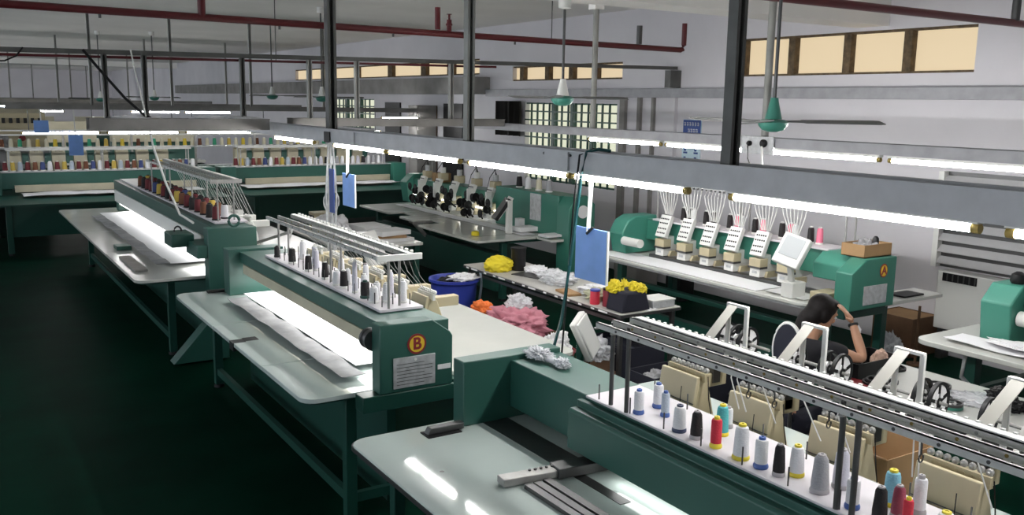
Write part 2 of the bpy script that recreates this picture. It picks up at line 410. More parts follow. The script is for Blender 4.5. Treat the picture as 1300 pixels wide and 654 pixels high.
for (y, xs) in ((16.9, (.9, 2.3, 3.6, 5.0, 6.4)), (24.5, (.9, 2.6, 4.6, 6.6)), (34.0, (2.2, 4.0, 5.8)), (50.0, (1.8, 4.2, 6.6))):
    for j, x in enumerate(xs):
        wh = {16.9: 'middle far cross tray', 24.5: 'tray before the grilled far window', 34.0: 'cross tray deep in the hall', 50.0: 'farthest cross tray'}[y]
        pole(x, y, 2.37, ZC, .045, M_gpole, '%s thin post on the %s, from the aisle' % (nth(j), wh), group='thin posts deep in the hall')

# ------------------------------------------------------------------ tube lights
def tube_light(axis, a, L, c, z, top, label, group, tm=None):
    """fixture batten under a tray plus its glowing tube"""
    if axis == 'y': P = lambda t, dz, d=0: (c+d, a+t, z+dz)
    else: P = lambda t, dz, d=0: (a+t, c+d, z+dz)
    mid = P(L/2, 0)
    root = thing('tube_light', label, 'tube light', mid, group)
    MB().bar(P(0, .03), P(L, .03), .05, .022).build('batten', M_white, root)
    MB().cyl(P(.03, 0), P(L-.03, 0), .0165, n=12).build('tube', tm or M_tube, root)
    for s, t in (('end_cap', (.0, .032)), ('end_cap', (L-.032, L))):
        MB().cyl(P(t[0], 0), P(t[1], 0), .019, n=12).build(s, M_cap, root)
    mb = MB()
    for t in (.12, L-.12): mb.cyl(P(t, .03), P(t, top-z), .007, n=6)
    mb.build('hanger', M_dsteel, root)
    return root
G1 = 'tube lights under the aisle tray'
names = ['at the near frame edge', 'the long bright one over the seated worker', 'above the large blue board', 'midway along the aisle tray', 'just past the thin grey pole', 'above the smaller blue board', 'beyond the cable bundle']
for (y, L), n in zip(((.57, 1.2), (1.87, 1.26), (3.42, 1.0), (4.45, 1.25), (5.82, 1.25), (7.12, 1.2), (8.86, 1.25)), names):
    tube_light('y', y, L, 3.25, 2.165, 2.207, 'glowing tube light on the aisle tray, ' + n, G1)
G2 = 'tube lights under the wall-side tray'
names = ['nearest the louvred shutter', 'beneath the near ceiling fan', 'in front of the blue wall notice', 'below the mint fan pole']
for (y, L), n in zip(((3.12, 1.17), (4.36, 1.2), (5.75, 1.05), (6.86, 1.2)), names):
    tube_light('y', y, L, 6.12, 2.21, 2.252, 'glowing tube light on the wall-side tray, ' + n, G2)
G3 = 'small glowing lamps deep in the hall'
tube_light('x', 7.6, .85, 16.92, 2.24, 2.362, 'short glowing tube at the window end of a far cross tray', G3)
for i, x in enumerate((1.2, 2.5, 3.8, 5.1, 6.4)):
    tube_light('x', x, 1.2, 16.92, 1.97, 2.362, '%s far glowing tube over the cross machines, from the aisle' % nth(i), G3, M_tubef)
for i, x in enumerate((1.6, 2.9, 4.2, 5.5, 6.8)):
    tube_light('x', x, 1.2, 50.0, 2.15, 2.342, '%s glowing tube at the very end of the hall' % nth(i), G3)
for i, x in enumerate((.2, 1.5, 4.2, 5.5)):
    tube_light('x', x, 1.2, 24.5, 2.2, 2.342, '%s glowing tube on the tray before the grilled far window' % nth(i), G3)
for i, x in enumerate((.4, 1.8, 3.0, 4.4)):
    tube_light('x', x, 1.2, 34.0, 2.2, 2.362, '%s tiny glowing tube on the farthest cross tray' % nth(i), G3)
# a lamp row over the dark aisle side at the very far end
# ------------------------------------------------------------------ fans
def fan(x, y, z, ztop, R, ang, label):
    root = thing('ceiling_fan', label, 'ceiling fan', (x, y, z), 'ceiling fans')
    MB().cyl((x,y,z+.16),(x,y,ztop-.03), .012, n=8).build('rod', M_dsteel, root)
    MB().lathe([(.02,ztop-.09),(.055,ztop-.08),(.06,ztop-.0)], (x,y,0)).build('ceiling_canopy', M_white, root)
    MB().lathe([(.058,z+.045),(.055,z+.06),(.030,z+.165),(.026,z+.19)], (x,y,0)).build('motor_canopy', M_fan if R > .5 and 'nearest' in label else M_white, root)
    MB().lathe([(.02,z+.045),(.08,z+.04),(.105,z+.02),(.10,z-.0),(.075,z-.03),(.03,z-.045)], (x,y,0), n=20).build('motor_housing', M_fan, root)
    for k in range(3):
        a = ang + k*2*PI/3; d = Vector((math.cos(a), math.sin(a), 0)); s = Vector((-d.y, d.x, 0)); c0 = Vector((x,y,z+.03))
        mb = MB(); vs = []
        for r, w in ((.09,.018),(.2,.03),(.22,.05),(R*.95,.065),(R,.05)):
            for q in (-1,1):
                for t in (-1,1): vs.append(c0 + d*r + s*(q*w) + Vector((0,0,q*w*.18 + t*.003)))
        fs = []
        for i in range(4):
            b = i*4
            for e in ((0,1,5,4),(1,3,7,5),(3,2,6,7),(2,0,4,6)): fs.append([b+q for q in e])
        fs += [[0,2,3,1],[16,17,19,18]]
        mb.add(vs, fs); mb.build('blade', M_blade, root)
    return root
fan(4.92, 4.38, 2.47, ZC, .78, -yaw+.06, 'nearest ceiling fan, mint green, on a long rod before the big frosted window')
fan(4.75, 6.66, 2.62, 3.5, .62, -yaw+.3, 'mint ceiling fan with pale canopy hanging in front of the upper frosted panes')
fan(5.2, 13.8, 2.60, ZC, .65, -yaw+.1, 'green ceiling fan in front of the dark doorways farther along the wall')
fan(5.3, 16.6, 2.62, ZC, .65, -yaw+.2, 'green ceiling fan by the far grilled window')
fan(4.2, 21.5, 2.55, ZC, .65, .4, 'small far green fan above the middle of the cross machine')
fan(3.2, 22.2, 2.5, ZC, .65, 1.0, 'tiny far green fan near the dark aisle side')

# ------------------------------------------------------------------ embroidery machines seen from the back
def knob_mesh():
    mb = MB(); mb.lathe([(.004,0),(.004,.012),(.013,.014),(.014,.022),(.008,.03)], (0,0,0), 'x', n=10); return mb
def back_head(root, x, y, w=.25, z0=1.02, h=.30, m=None, detail=True):
    """one head seen from the thread side: sloping casting, tension rail and knobs (x = rear face)"""
    m = m or M_beige
    mb = MB()
    # body tapering upward, bevel toward the front
    zt = z0+h
    prof = [(x-.02,z0),(x+.17,z0-.02),(x+.15,z0+.10),(x+.10,zt-.03),(x+.04,zt-.02)]
    mb.prism([(u,v) for u,v in prof], y-w/2+.02, y+w/2-.02, 'y')
    mb.box(x+.0, x+.13, y-w*.22, y+w*.22, .852, z0+.02)
    hd = mb.build('embroidery_head', m, root, bevel=.008)
    MB().box(x+.09, x+.30, y-.035, y+.035, zt-.10, zt-.03).build('top_arm', m, hd, bevel=.006)
    mb = MB(); mb.prism([(x-.035,z0+.03),(x+.01,zt-.0),(x+.03,zt-.0),(x-.012,z0+.03)], y-w/2, y+w/2, 'y')
    mb.build('tension_panel', m, hd, bevel=.004)
    mb = MB(); mb.prism([(x+.055,zt-.03),(x+.055,zt+.012),(x+.07,zt+.012),(x+.075,zt-.03)], y-w/2-.005, y+w/2+.005, 'y')
    for k in range(7):
        yy = y-w/2+.03+k*(w-.06)/6
        mb.cyl((x+.056, yy, zt-.004), (x+.052, yy, zt-.004), .006, n=8)
    mb.build('tension_rail', M_white if not detail else m, hd)
    mb = MB()
    for k in range(8):
        yy = y-w/2+.012+k*(w-.024)/7
        mb.lathe([(.004,.075),(.005,.084),(.013,.086),(.0145,.096),(.009,.104)], (x-.014, yy, zt+.022), 'x', n=10)
    mb.build('tension_knob', M_white if not detail else M_steel, hd)
    if detail:
        mb = MB()
        for f_ in (.52,): mb.prism([(x-.0365+.045*f_,z0+.03+.27*f_),(x-.0345+.045*f_,z0+.034+.27*f_),(x-.030+.045*f_,z0+.034+.27*f_),(x-.032+.045*f_,z0+.03+.27*f_)], y-w/2-.001, y+w/2+.001, 'y')
        mb.build('panel_seam', M_dsteel, hd)
        mb = MB()
        mb.tube([(x-.03,y-w*.25,z0+.25),(x-.045,y-w*.28,z0+.16),(x-.03,y-w*.2,z0+.1),(x-.02,y-w*.3,z0+.02)], .0022, 5)
        mb.tube([(x+.07,y-w/2-.01,zt),(x+.06,y-w/2-.03,zt-.1),(x+.1,y-w/2-.02,z0+.08)], .0025, 5)
        mb.build('thread_tail', M_black, hd)
    mb = MB().box(x+.06, x+.13, y-w/2-.008, y-w/2+.022, z0+.0, z0+.10); mb.build('drive_cover', m, hd, bevel=.006)
    return hd
def leg_frame(root, x, y, z1, w=.06):
    mb = MB().box(x-w/2, x+w/2, y-w/2, y+w/2, .03, z1); l = mb.build('leg', M_dgreen, root, bevel=.004)
    MB().cyl((x,y,0),(x,y,.03), .045, n=14).build('foot_pad', M_rubber, l)
    return l
def rails(root, xs, y0, y1, z, m=M_steel):
    for i, x in enumerate(xs):
        mb = MB().box(x-.004, x+.004, y0, y1, z-.013, z+.013).box(x-.004, x+.012, y0, y1, z+.010, z+.013)
        r = mb.build('thread_rail', M_alu, root)
        mb = MB(); n = int((y1-y0)/.155)
        for k in range(n):
            yy = y0+.08+k*.155
            mb.cyl((x-.0041,yy,z-.001),(x-.0065,yy,z-.001), .0062, n=8)
        mb.each('rail_eyelet', [M_dsteel, M_cap, M_steel][i % 3], r)
def spool_pin(mb, x, y, z): mb.cyl((x,y,z),(x,y,z+.075), .0035, n=6)

# ---- nearest machine
fm = thing('embroidery_machine', 'nearest green embroidery machine with tall thread cones and three steel thread rails', 'embroidery machine', (2.6, 2, 0))
top = MB().prism(rrect(1.69, 3.87, -.6, 4.22, .10, (0,0,1,1)), .815, .85).build('table_top', M_table, fm, bevel=.005)
MB().prism(rrect(1.684, 3.876, -.6, 4.226, .10, (0,0,1,1)), .822, .842).build('edge_band', M_edge, top)
mb = MB().box(2.44, 2.50, 2.9, 4.12, .8502, .8525).box(2.50, 2.60, 3.3, 4.14, .8502, .852); mb.build('guide_slot', M_dsteel, top)
mb = MB().cyl((1.93,3.62,.8500),(1.93,3.62,.8508), .012, n=12); mb.build('plug', M_dsteel, top)
for x, y in ((1.85, 3.95), (1.85, 1.5), (3.7, 3.95), (3.7, 1.4)): leg_frame(fm, x, y, .815)
MB().box(2.30, 2.36, -.4, 3.90, .04, .812).build('base_panel', M_dgreen, fm)
MB().box(1.83, 1.87, .2, 3.92, .20, .26).box(1.88, 3.67, 3.93, 3.97, .25, .31).box(1.83, 1.87, .2, 3.92, .70, .78).each('cross_bar', M_dgreen, fm)
# rear cover and beam
MB().prism([(2.52,.925),(2.52,1.115),(2.535,1.13),(2.575,1.13),(2.575,1.165),(2.608,1.165),(2.608,.925)], -.6, 3.42, 'y').build('rear_cover', M_green, fm, bevel=.004)
MB().box(2.61, 2.95, -.6, 4.09, .92, 1.188).build('beam', M_green, fm, bevel=.006)
MB().prism([(2.31,.852),(2.31,1.215),(2.95,1.215),(2.95,.852)], 4.09, 4.205, 'y').build('end_post', M_green, fm, bevel=.006)
MB().box(2.56, 2.60, -.6, 3.10, .905, .924).build('lamp_strip', M_led, fm)
pl = MB().box(2.58, 2.92, -.6, 3.36, 1.189, 1.20).build('thread_stand', M_plate, fm, bevel=.003)
mb = MB(); 
for y in [1.12+.23*i for i in range(10)]:
    for x in (2.60, 2.87): spool_pin(mb, x, y+(.09 if x < 2.7 else 0), 1.2)
mb.each('spool_pin', M_dsteel, pl)
rails(fm, (2.50, 2.595, 2.70), -.6, 3.19, 1.60)
mb = MB().box(2.702, 2.740, -.6, 3.16, 1.6135, 1.619)
for k in range(80):
    y = 3.12-.04*k; mb.box(2.738, 2.750, y-.006, y+.006, 1.612, 1.623)
mb.build('guide_comb', M_white, fm)
for y in (3.19, 3.07, 1.91, 1.845, .6):
    mb = MB().cyl((2.595 if y < 3.1 else 2.60, y, 1.2), (2.595 if y < 3.1 else 2.60, y, 1.6), .011, n=10)
    p = mb.build('rail_post', M_dsteel, fm); MB().box(2.49, 2.72, y-.008, y+.008, 1.580, 1.587).build('cross_arm', M_steel, p)
FH = (3.14, 2.68, 2.22, 1.74, 1.28)
for y in FH: back_head(fm, 2.97, y)
# thread guides hanging from rails
mb = MB()
for y in (2.55, 2.52, 2.4, 2.2, 2.02, 1.72, 1.70, 1.5, 1.2):
    mb.tube([(2.73,y,1.59),(2.75+.02*math.sin(y*9),y+.02,1.48),(2.80,y+.05*math.cos(y*7),1.33)], .0028, 5)
mb.each('thread_guide', M_white, fm)
mb = MB()
for y in (2.36, 2.23, 1.98, 1.62):
    mb.tube([(2.60,y,1.58),(2.61,y,1.535),(2.612,y,1.50)], .0035, 5)
    mb.tube([(2.612+.012*math.cos(a*PI/5),y,1.488+.014*math.sin(a*PI/5)) for a in range(2, 12)], .003, 5)
mb.each('thread_hook', M_dsteel, fm, 2)
# sequin brackets on the heads
for i, y in enumerate((3.02, 2.565, 2.10, 1.64, 1.18)):
    mb = MB()
    ya, yb = y+.045, y-.085
    mb.bar((3.21,ya,1.65),(3.21,yb,1.65), .022, .014).bar((3.21,ya-.007,1.65),(3.21,ya-.007,1.36), .014, .022).bar((3.21,yb+.007,1.65),(3.21,yb+.007,1.36), .014, .022)
    br = mb.build('sequin_bracket', M_white, fm, bevel=.002)
    mb = MB()
    for (pa, pb) in (((3.20,y+.03,1.652),(3.07,y+.10,1.44)), ((3.07,y+.10,1.44),(3.05,y+.11,1.425))):
        q = .058; mb.add([(pa[0],pa[1],pa[2]),(pa[0],pa[1]-q,pa[2]),(pb[0],pb[1]-q,pb[2]),(pb[0],pb[1],pb[2]),(pa[0]+.008,pa[1],pa[2]+.004),(pa[0]+.008,pa[1]-q,pa[2]+.004),(pb[0]+.008,pb[1]-q,pb[2]+.004),(pb[0]+.008,pb[1],pb[2]+.004)], [[0,1,2,3],[7,6,5,4],[0,4,5,1],[1,5,6,2],[2,6,7,3],[3,7,4,0]])
    mb.build('slanted_plate', M_bplate, br, bevel=.002)
    mb = MB()
    for k in range(5): mb.lathe([(.008,0),(.018,.004),(.02,.016),(.012,.026)], (3.13-.01*k, y-.02-.045*k, 1.385-.003*k), 'x', n=10)
    mb.each('feed_roller', M_steel, br)
    MB().box(3.17, 3.24, y-.10, y+.20, 1.335, 1.362).build('mount', M_dsteel, br)
    MB().box(3.17, 3.22, y+.08, y+.15, 1.24, 1.335).build('mount_foot', M_dsteel, br)
ctn = thing('cardboard_box', 'open brown cardboard box behind the third beige head of the nearest machine', 'box', (3.6, 2.5, .852))
MB().box(3.46,3.80,2.30,2.66,.852,.86).box(3.46,3.467,2.30,2.66,.86,1.06).box(3.793,3.80,2.30,2.66,.86,1.06).box(3.467,3.793,2.30,2.307,.86,1.06).box(3.467,3.793,2.653,2.66,.86,1.06).build('carton_wall', M_card, ctn)
fl_ = MB(); fl_.bar((3.47,2.48,1.058),(3.36,2.48,1.10), .34, .006); fl_.build('carton_flap', M_card, ctn)
# front underside connection (arms reach back to the beam)
# latch and pantograph frame on table
mb = MB().box(2.07, 2.27, 4.03, 4.13, .850, .856); la = mb.build('latch_plate', M_black, fm)
MB().prism([(2.08,.856),(2.10,.89),(2.30,.89),(2.30,.856)], 4.06, 4.11, 'y').build('latch_handle', M_dsteel, la, bevel=.004)
pf = MB().bar((2.08,3.33,.878),(2.36,3.30,.878), .075, .035).build('frame_arm', M_steel, fm, bevel=.004)
MB().bar((2.36,3.30,.880),(2.66,3.265,.880), .10, .05).build('frame_slide', M_dsteel, pf, bevel=.004)
mb = MB()
for k, x in enumerate((2.185, 2.235, 2.29)): mb.box(x-.02, x+.02, 1.0, 3.26, .852, .872)
mb.each('frame_rail', M_dsteel, pf)
mb = MB()
for k in range(5): mb.cyl((2.24+.03*k,3.33-.003*k,.89),(2.24+.03*k,3.33-.003*k,.903), .007, n=8)
mb.each('screw', M_dsteel, pf)
# operator panel on its post at the table corner
op = thing('operator_console', 'white control panel tilted on a green post beside the nearest machine table', 'console', (4.02, 5.3, 0))
MB().cyl((4.02,5.32,.0),(4.02,5.32,.85), .03, n=12).build('post', M_green, op)
MB().cyl((4.02,5.32,.0),(4.02,5.32,.03), .13, n=18).build('base', M_dgreen, op)
Rp = Matrix.Rotation(math.radians(-66), 3, 'Z') @ Matrix.Rotation(math.radians(-14), 3, 'Y') @ Matrix.Rotation(math.radians(24), 3, 'X')
pb = MB().obox((4.0,5.24,.88), (.055,.19,.34), Rp).build('housing', M_white, op, bevel=.012)
MB().obox((4.0,5.24,.88) + Rp @ Vector((.031,0,0)) if False else tuple(Vector((4.0,5.24,.88)) + Rp @ Vector((.034,0,0))), (.02,.17,.31), Rp).build('rear_shell', M_white, pb, bevel=.008)

# ---- machine B
bm_ = thing('embroidery_machine', 'green embroidery machine marked B with white cloth lit under its beam', 'embroidery machine', (2.4, 6, 0))
def seamed_table(root, x0, x1, y0, y1, seams, z=.85, th=.03, r=.10, corners=(1,1,1,1), m=M_tabw):
    ys = [y0] + list(seams) + [y1]
    for i, (a, b) in enumerate(zip(ys, ys[1:])):
        cs = (corners[0] if i == 0 else 0, corners[1] if i == 0 else 0, corners[2] if b == y1 else 0, corners[3] if b == y1 else 0)
        g = .006
        MB().prism(rrect(x0, x1, a+(g if i else 0), b-(g if b != y1 else 0), r, cs), z-th, z).build('table_top', m, root, bevel=.004)
seamed_table(bm_, 1.71, 2.70, 4.93, 8.32, (5.75, 7.0), m=M_table)
seamed_table(bm_, 2.712, 3.78, 5.02, 8.32, (), m=M_tabw)
MB().prism(rrect(1.74, 3.74, 4.97, 8.28, .08), .80, .818).build('table_frame', M_dgreen, bm_)
MB().box(1.705, 1.80, 6.40, 6.50, .79, .8505).box(1.80, 1.90, 6.42, 6.52, .8502, .8512).build('latch', M_black, bm_)
for x, y in ((2.02, 5.0), (2.02, 8.1), (3.55, 5.15), (3.55, 8.1)): leg_frame(bm_, x, y, .80, .07)
MB().box(2.0, 2.04, 5.0, 8.1, .12, .18).box(2.0, 3.55, 4.98, 5.02, .12, .18).each('cross_bar', M_dgreen, bm_)
MB().box(2.30, 2.36, 5.06, 8.06, .04, .80).build('base_panel', M_dgreen, bm_)

MB().prism([(2.13,.86),(2.13,1.285),(2.48,1.285),(2.60,1.20),(2.62,1.17),(2.62,.86)], 4.78, 4.90, 'y').build('end_post', M_green, bm_, bevel=.006)
MB().box(2.02, 2.64, 4.78, 4.90, .76, .858).build('post_foot', M_dgreen, bm_, bevel=.005)
MB().box(1.98, 2.18, 8.20, 8.26, .852, .872).build('far_latch', M_black, bm_)
MB().box(2.12, 2.62, 8.01, 8.18, .852, 1.265).build('end_post', M_green, bm_, bevel=.006)
MB().box(2.22, 2.66, 4.905, 8.0, 1.15, 1.245).build('beam', M_green, bm_, bevel=.005)
MB().box(2.215, 2.60, 4.98, 7.9, 1.065, 1.148).build('cloth_clamp_rail', M_cream, bm_, bevel=.003)
MB().box(2.26, 2.6, 4.98, 7.9, 1.045, 1.060).build('lamp_strip', M_led, bm_)
MB().lathe([(.035,0),(.066,.0),(.066,.02),(.058,.025),(.058,.06),(.066,.065),(.066,.085),(.035,.085)], (2.15,4.905,1.165), 'y', n=28).build('pulley', M_dsteel, bm_)
pl = MB().box(2.33, 2.64, 5.22, 7.62, 1.25, 1.268).build('thread_stand', M_plate, bm_, bevel=.002)
mb = MB()
for y in [5.3+.115*i for i in range(20)]:
    for x in (2.38, 2.48, 2.58): spool_pin(mb, x, y+(.05 if x == 2.48 else 0), 1.268)
mb.each('spool_pin', M_dsteel, pl)
rails(bm_, (2.33, 2.43, 2.545), 5.24, 7.55, 1.60)
mb = MB().box(2.547, 2.582, 5.24, 7.55, 1.6135, 1.619)
for k in range(30): mb.box(2.582, 2.602, 5.3+.075*k-.01, 5.3+.075*k+.01, 1.614, 1.632)
mb.build('guide_comb', M_white, bm_)
MB().box(2.31, 2.63, 5.215, 5.235, 1.582, 1.622).build('end_bar', M_white, bm_, bevel=.002)
for y in (5.24, 6.25, 7.45):
    for x in (2.40, 2.50):
        MB().cyl((x,y+(.0 if x < 2.45 else .05),1.268),(x,y+(.0 if x < 2.45 else .05),1.59), .009, n=10).build('rail_post', M_steel, bm_)
for k in range(6): back_head(bm_, 2.70, 5.42+.42*k, .22, 1.03, .27, M_beige, False)
mb = MB()
for k in range(24):
    y = 5.3+.095*k; mb.tube([(2.60,y,1.6),(2.66,y+.01,1.45),(2.76,y+.03*math.sin(k*2.1),1.32)], .0016, 4)
mb.each('thread_strand', M_steel, bm_)
def badge(root, letter, c, r, sx=1.0):
    """round badge on a face turned toward -Y"""
    x, y, z = c
    ring = MB().lathe([(r,0),(r,-.004)], (0,0,0), 'y', n=32)
    for i, v in enumerate(ring.v): ring.v[i] = (x+v[0]*sx, y+v[1], z+v[2])
    b = ring.build('badge', M_badger, root)
    q = MB().lathe([(r*.80,-.0041),(r*.80,-.006)], (0,0,0), 'y', n=32)
    for i, v in enumerate(q.v): q.v[i] = (x+v[0]*sx, y+v[1], z+v[2])
    q.build('badge_disc', M_badgey, b)
    text_obj('badge_letter', letter, r*1.62, M_badger, b, (x, y-.0068, z), (PI/2,0,0), .001)
badge(bm_, 'B', (2.372, 4.779, 1.148), .063)
npl = MB().box(2.215, 2.495, 4.772, 4.779, .885, 1.075).build('nameplate', M_name, bm_, bevel=.002)
mb = MB()
for k in range(7): mb.box(2.235, 2.475 if k % 3 else 2.42, 4.7712, 4.7716, .905+.021*k, .909+.021*k)
mb.build('nameplate_lettering', M_dsteel, npl)
MB().cyl((2.36,4.772,1.055),(2.36,4.768,1.055), .009, n=10).each('screw', M_white, npl)
MB().box(2.515, 2.605, 4.775, 4.7795, .965, .995).build('sticker', M_paper, bm_)

# ---- far left machine in the same row
am = thing('embroidery_machine', 'green embroidery machine with dark red thread cones behind the one marked B', 'embroidery machine', (2.4, 12, 0))
seamed_table(am, 1.52, 2.70, 9.08, 15.4, (10.9, 12.7))
seamed_table(am, 2.712, 3.85, 9.25, 15.2, (11.5,))
MB().prism(rrect(1.56, 3.8, 9.12, 15.2, .08), .80, .818).build('table_frame', M_dgreen, am)
for x, y in ((1.9, 9.4), (1.9, 15.0), (3.6, 9.5), (3.6, 15.0)): leg_frame(am, x, y, .80, .07)
MB().box(2.30, 2.36, 9.42, 14.98, .04, .80).build('base_panel', M_dgreen, am)
MB().box(1.88, 1.92, 9.4, 15, .15, .21).each('cross_bar', M_dgreen, am)
MB().prism([(1.80,.02),(2.20,.46),(2.34,.46),(2.34,.02)], 8.92, 9.10, 'y').build('stabiliser_foot', M_green, am, bevel=.006)
MB().box(2.16, 2.64, 8.88, 9.04, .46, 1.34).build('end_post', M_green, am, bevel=.008)
MB().box(2.06, 2.36, 8.90, 9.36, 1.05, 1.18).build('motor_bracket', M_green, am, bevel=.01)
MB().box(1.90, 2.12, 9.25, 9.6, 1.12, 1.25).build('motor_box', M_dgreen, am, bevel=.01)
mb = MB(); mb.tube([(2.44+.052*math.cos(a*2*PI/16), 8.96, 1.40+.052*math.sin(a*2*PI/16)) for a in range(17)], .015, 8); mb.cyl((2.44,8.96,1.335),(2.44,8.96,1.35), .014); mb.build('lifting_eye', M_green, am)
mb = MB(); mb.tube([(2.0+.035*math.cos(a*PI/10), 9.42, 1.26+.05*math.sin(a*PI/10)) for a in range(11)], .009, 8); mb.build('lifting_handle', M_black, am)
MB().box(2.3, 2.60, 14.9, 15.05, .852, 1.3).build('end_post', M_green, am, bevel=.006)
MB().box(2.26, 2.64, 9.04, 14.9, 1.19, 1.33).build('beam', M_dgreen, am, bevel=.005)
MB().box(2.245, 2.60, 9.5, 14.8, 1.02, 1.19).build('cloth_clamp_rail', M_white, am, bevel=.003)
MB().box(2.28, 2.6, 9.5, 14.6, .985, 1.0).build('lamp_strip', M_led2, am)
pl = MB().box(2.33, 2.66, 9.25, 14.8, 1.335, 1.352).build('thread_stand', M_plate, am)
rails(am, (2.34, 2.44, 2.55), 9.3, 12.7, 1.76)
MB().box(2.30, 2.62, 9.27, 9.29, 1.74, 1.78).build('end_bar', M_steel, am)
MB().box(2.555, 2.60, 9.3, 12.7, 1.776, 1.782).build('guide_comb', M_white, am)
for y in (9.32, 10.4, 11.5, 12.6):
    MB().cyl((2.38,y,1.352),(2.38,y,1.75), .009, n=8).build('rail_post', M_steel, am)
    MB().cyl((2.56,y+.06,1.352),(2.56,y+.06,1.75), .009, n=8).build('rail_post', M_steel, am)
for k in range(9): back_head(am, 2.72, 9.7+.5*k, .22, 1.05, .27, M_white, False)
mb = MB()
for k in range(26):
    y = 9.4+.12*k; mb.tube([(2.60,y,1.76),(2.70,y+.02,1.55),(2.78,y+.05*math.sin(k*2.3),1.36)], .0022, 4)
mb.each('thread_strand', M_white, am)
lv = MB().bar((2.75,9.32,1.10),(3.05,9.05,1.24), .03, .03).bar((2.64,9.0,1.10),(2.85,9.2,1.08), .03, .03).build('lever', M_steel, am)
MB().bar((3.03,9.07,1.18),(3.07,9.03,1.30), .022, .022).build('lever_knob', M_white, lv)

# cloths clamped in the frames of the row machines
def fab(name, label, xa, xb, ya, yb, z, seed, m, amp=.012, group=None, lip=.0):
    def fn(x, y):
        t = min(x-xa, xb-x, y-ya, yb-y)
        return amp*(.5+.5*noise.noise(Vector((x*4+seed, y*3.1, seed)))) + (lip*max(0, 1-abs(x-xa)/.12))
    return tag(sheet(xa, xb, ya, yb, z, 16, 40, fn).build(name, m), label, 'cloth', group)
fab('white_cloth', 'bright white cloth stretched flat under the beam of the machine marked B', 2.20, 2.62, 5.32, 7.85, .892, 1, M_fabric, .008)
fab('grey_cloth', 'rumpled grey cloth edge folded beside the bright white cloth on the B machine', 2.03, 2.19, 5.14, 7.75, .868, 2, M_gcloth, .05)
fab('white_cloth', 'white cloth stretched under the beam of the machine with dark red cones', 1.98, 2.62, 9.75, 14.5, .875, 3, M_fabric, .014)
fab('grey_cloth', 'long grey folded cloth edge on the table of the machine with dark red cones', 1.83, 1.97, 9.7, 14.2, .868, 4, M_gcloth, .055)
tag(MB().box(1.60, 1.72, 9.55, 10.5, .852, .872).build('grey_board', M_wood, bevel=.003), 'narrow grey board lying along the table edge before the grey folded cloth', 'board')
g = MB().box(1.66, 1.82, 11.0, 11.22, .852, .90).build('green_box', M_dgreen, bevel=.008); tag(g, 'small dark green box on the table of the machine with dark red cones', 'box')

# ------------------------------------------------------------------ thread cones
PROTO = {}
def cone(kind, x, y, z, h, r, col, base, label, group, topc=None):
    """thread cone: wound thread (slightly tapered), flanged base and cap"""
    key = (kind, round(h,3), round(r,3), col, base, topc)
    if key not in PROTO:
        root = thing('thread_cone', label, 'thread cone', (0,0,0), group)
        if kind == 'king':
            prof = [(r*.5,.012),(r,.014),(r*1.0,.03),(r*.86,h*.80),(r*.74,h*.90),(r*.5,h*.93),(r*.3,h*.94)]
        elif kind == 'taper':
            prof = [(r*.5,.010),(r*1.0,.010),(r*1.02,.035),(r*.80,h*.86),(r*.55,h*.95),(r*.3,h*.95)]
        else:
            prof = [(r*.5,.016),(r*.92,.016),(r*.95,.03),(r*.93,h*.84),(r*.80,h*.90),(r*.5,h*.91)]
        MB().lathe(prof, n=18).build('thread_winding', THREAD[col], root)
        MB().lathe([(r*1.05,0),(r*1.12,.004),(r*1.1,.012),(r*.95,.02),(r*.4,.022)], n=18).build('cone_base', BASE[base], root)
        MB().lathe([(r*.30,h*.90),(r*.52,h*.905),(r*.50,h*.985),(r*.42,h),(r*.22,h),(r*.2,h*.97)], n=14).build('cone_cap', BASE[topc or base], root)
        PROTO[key] = (root, False)
    root, used = PROTO[key]
    o = root if not used else copy_tree(root)
    PROTO[key] = (root, True)
    o.location = (x, y, z); o.rotation_euler.z = random.random()*6
    o['label'] = label; o['group'] = group
    return o
ZS = 1.2
GF = 'thread cones on the nearest machine'
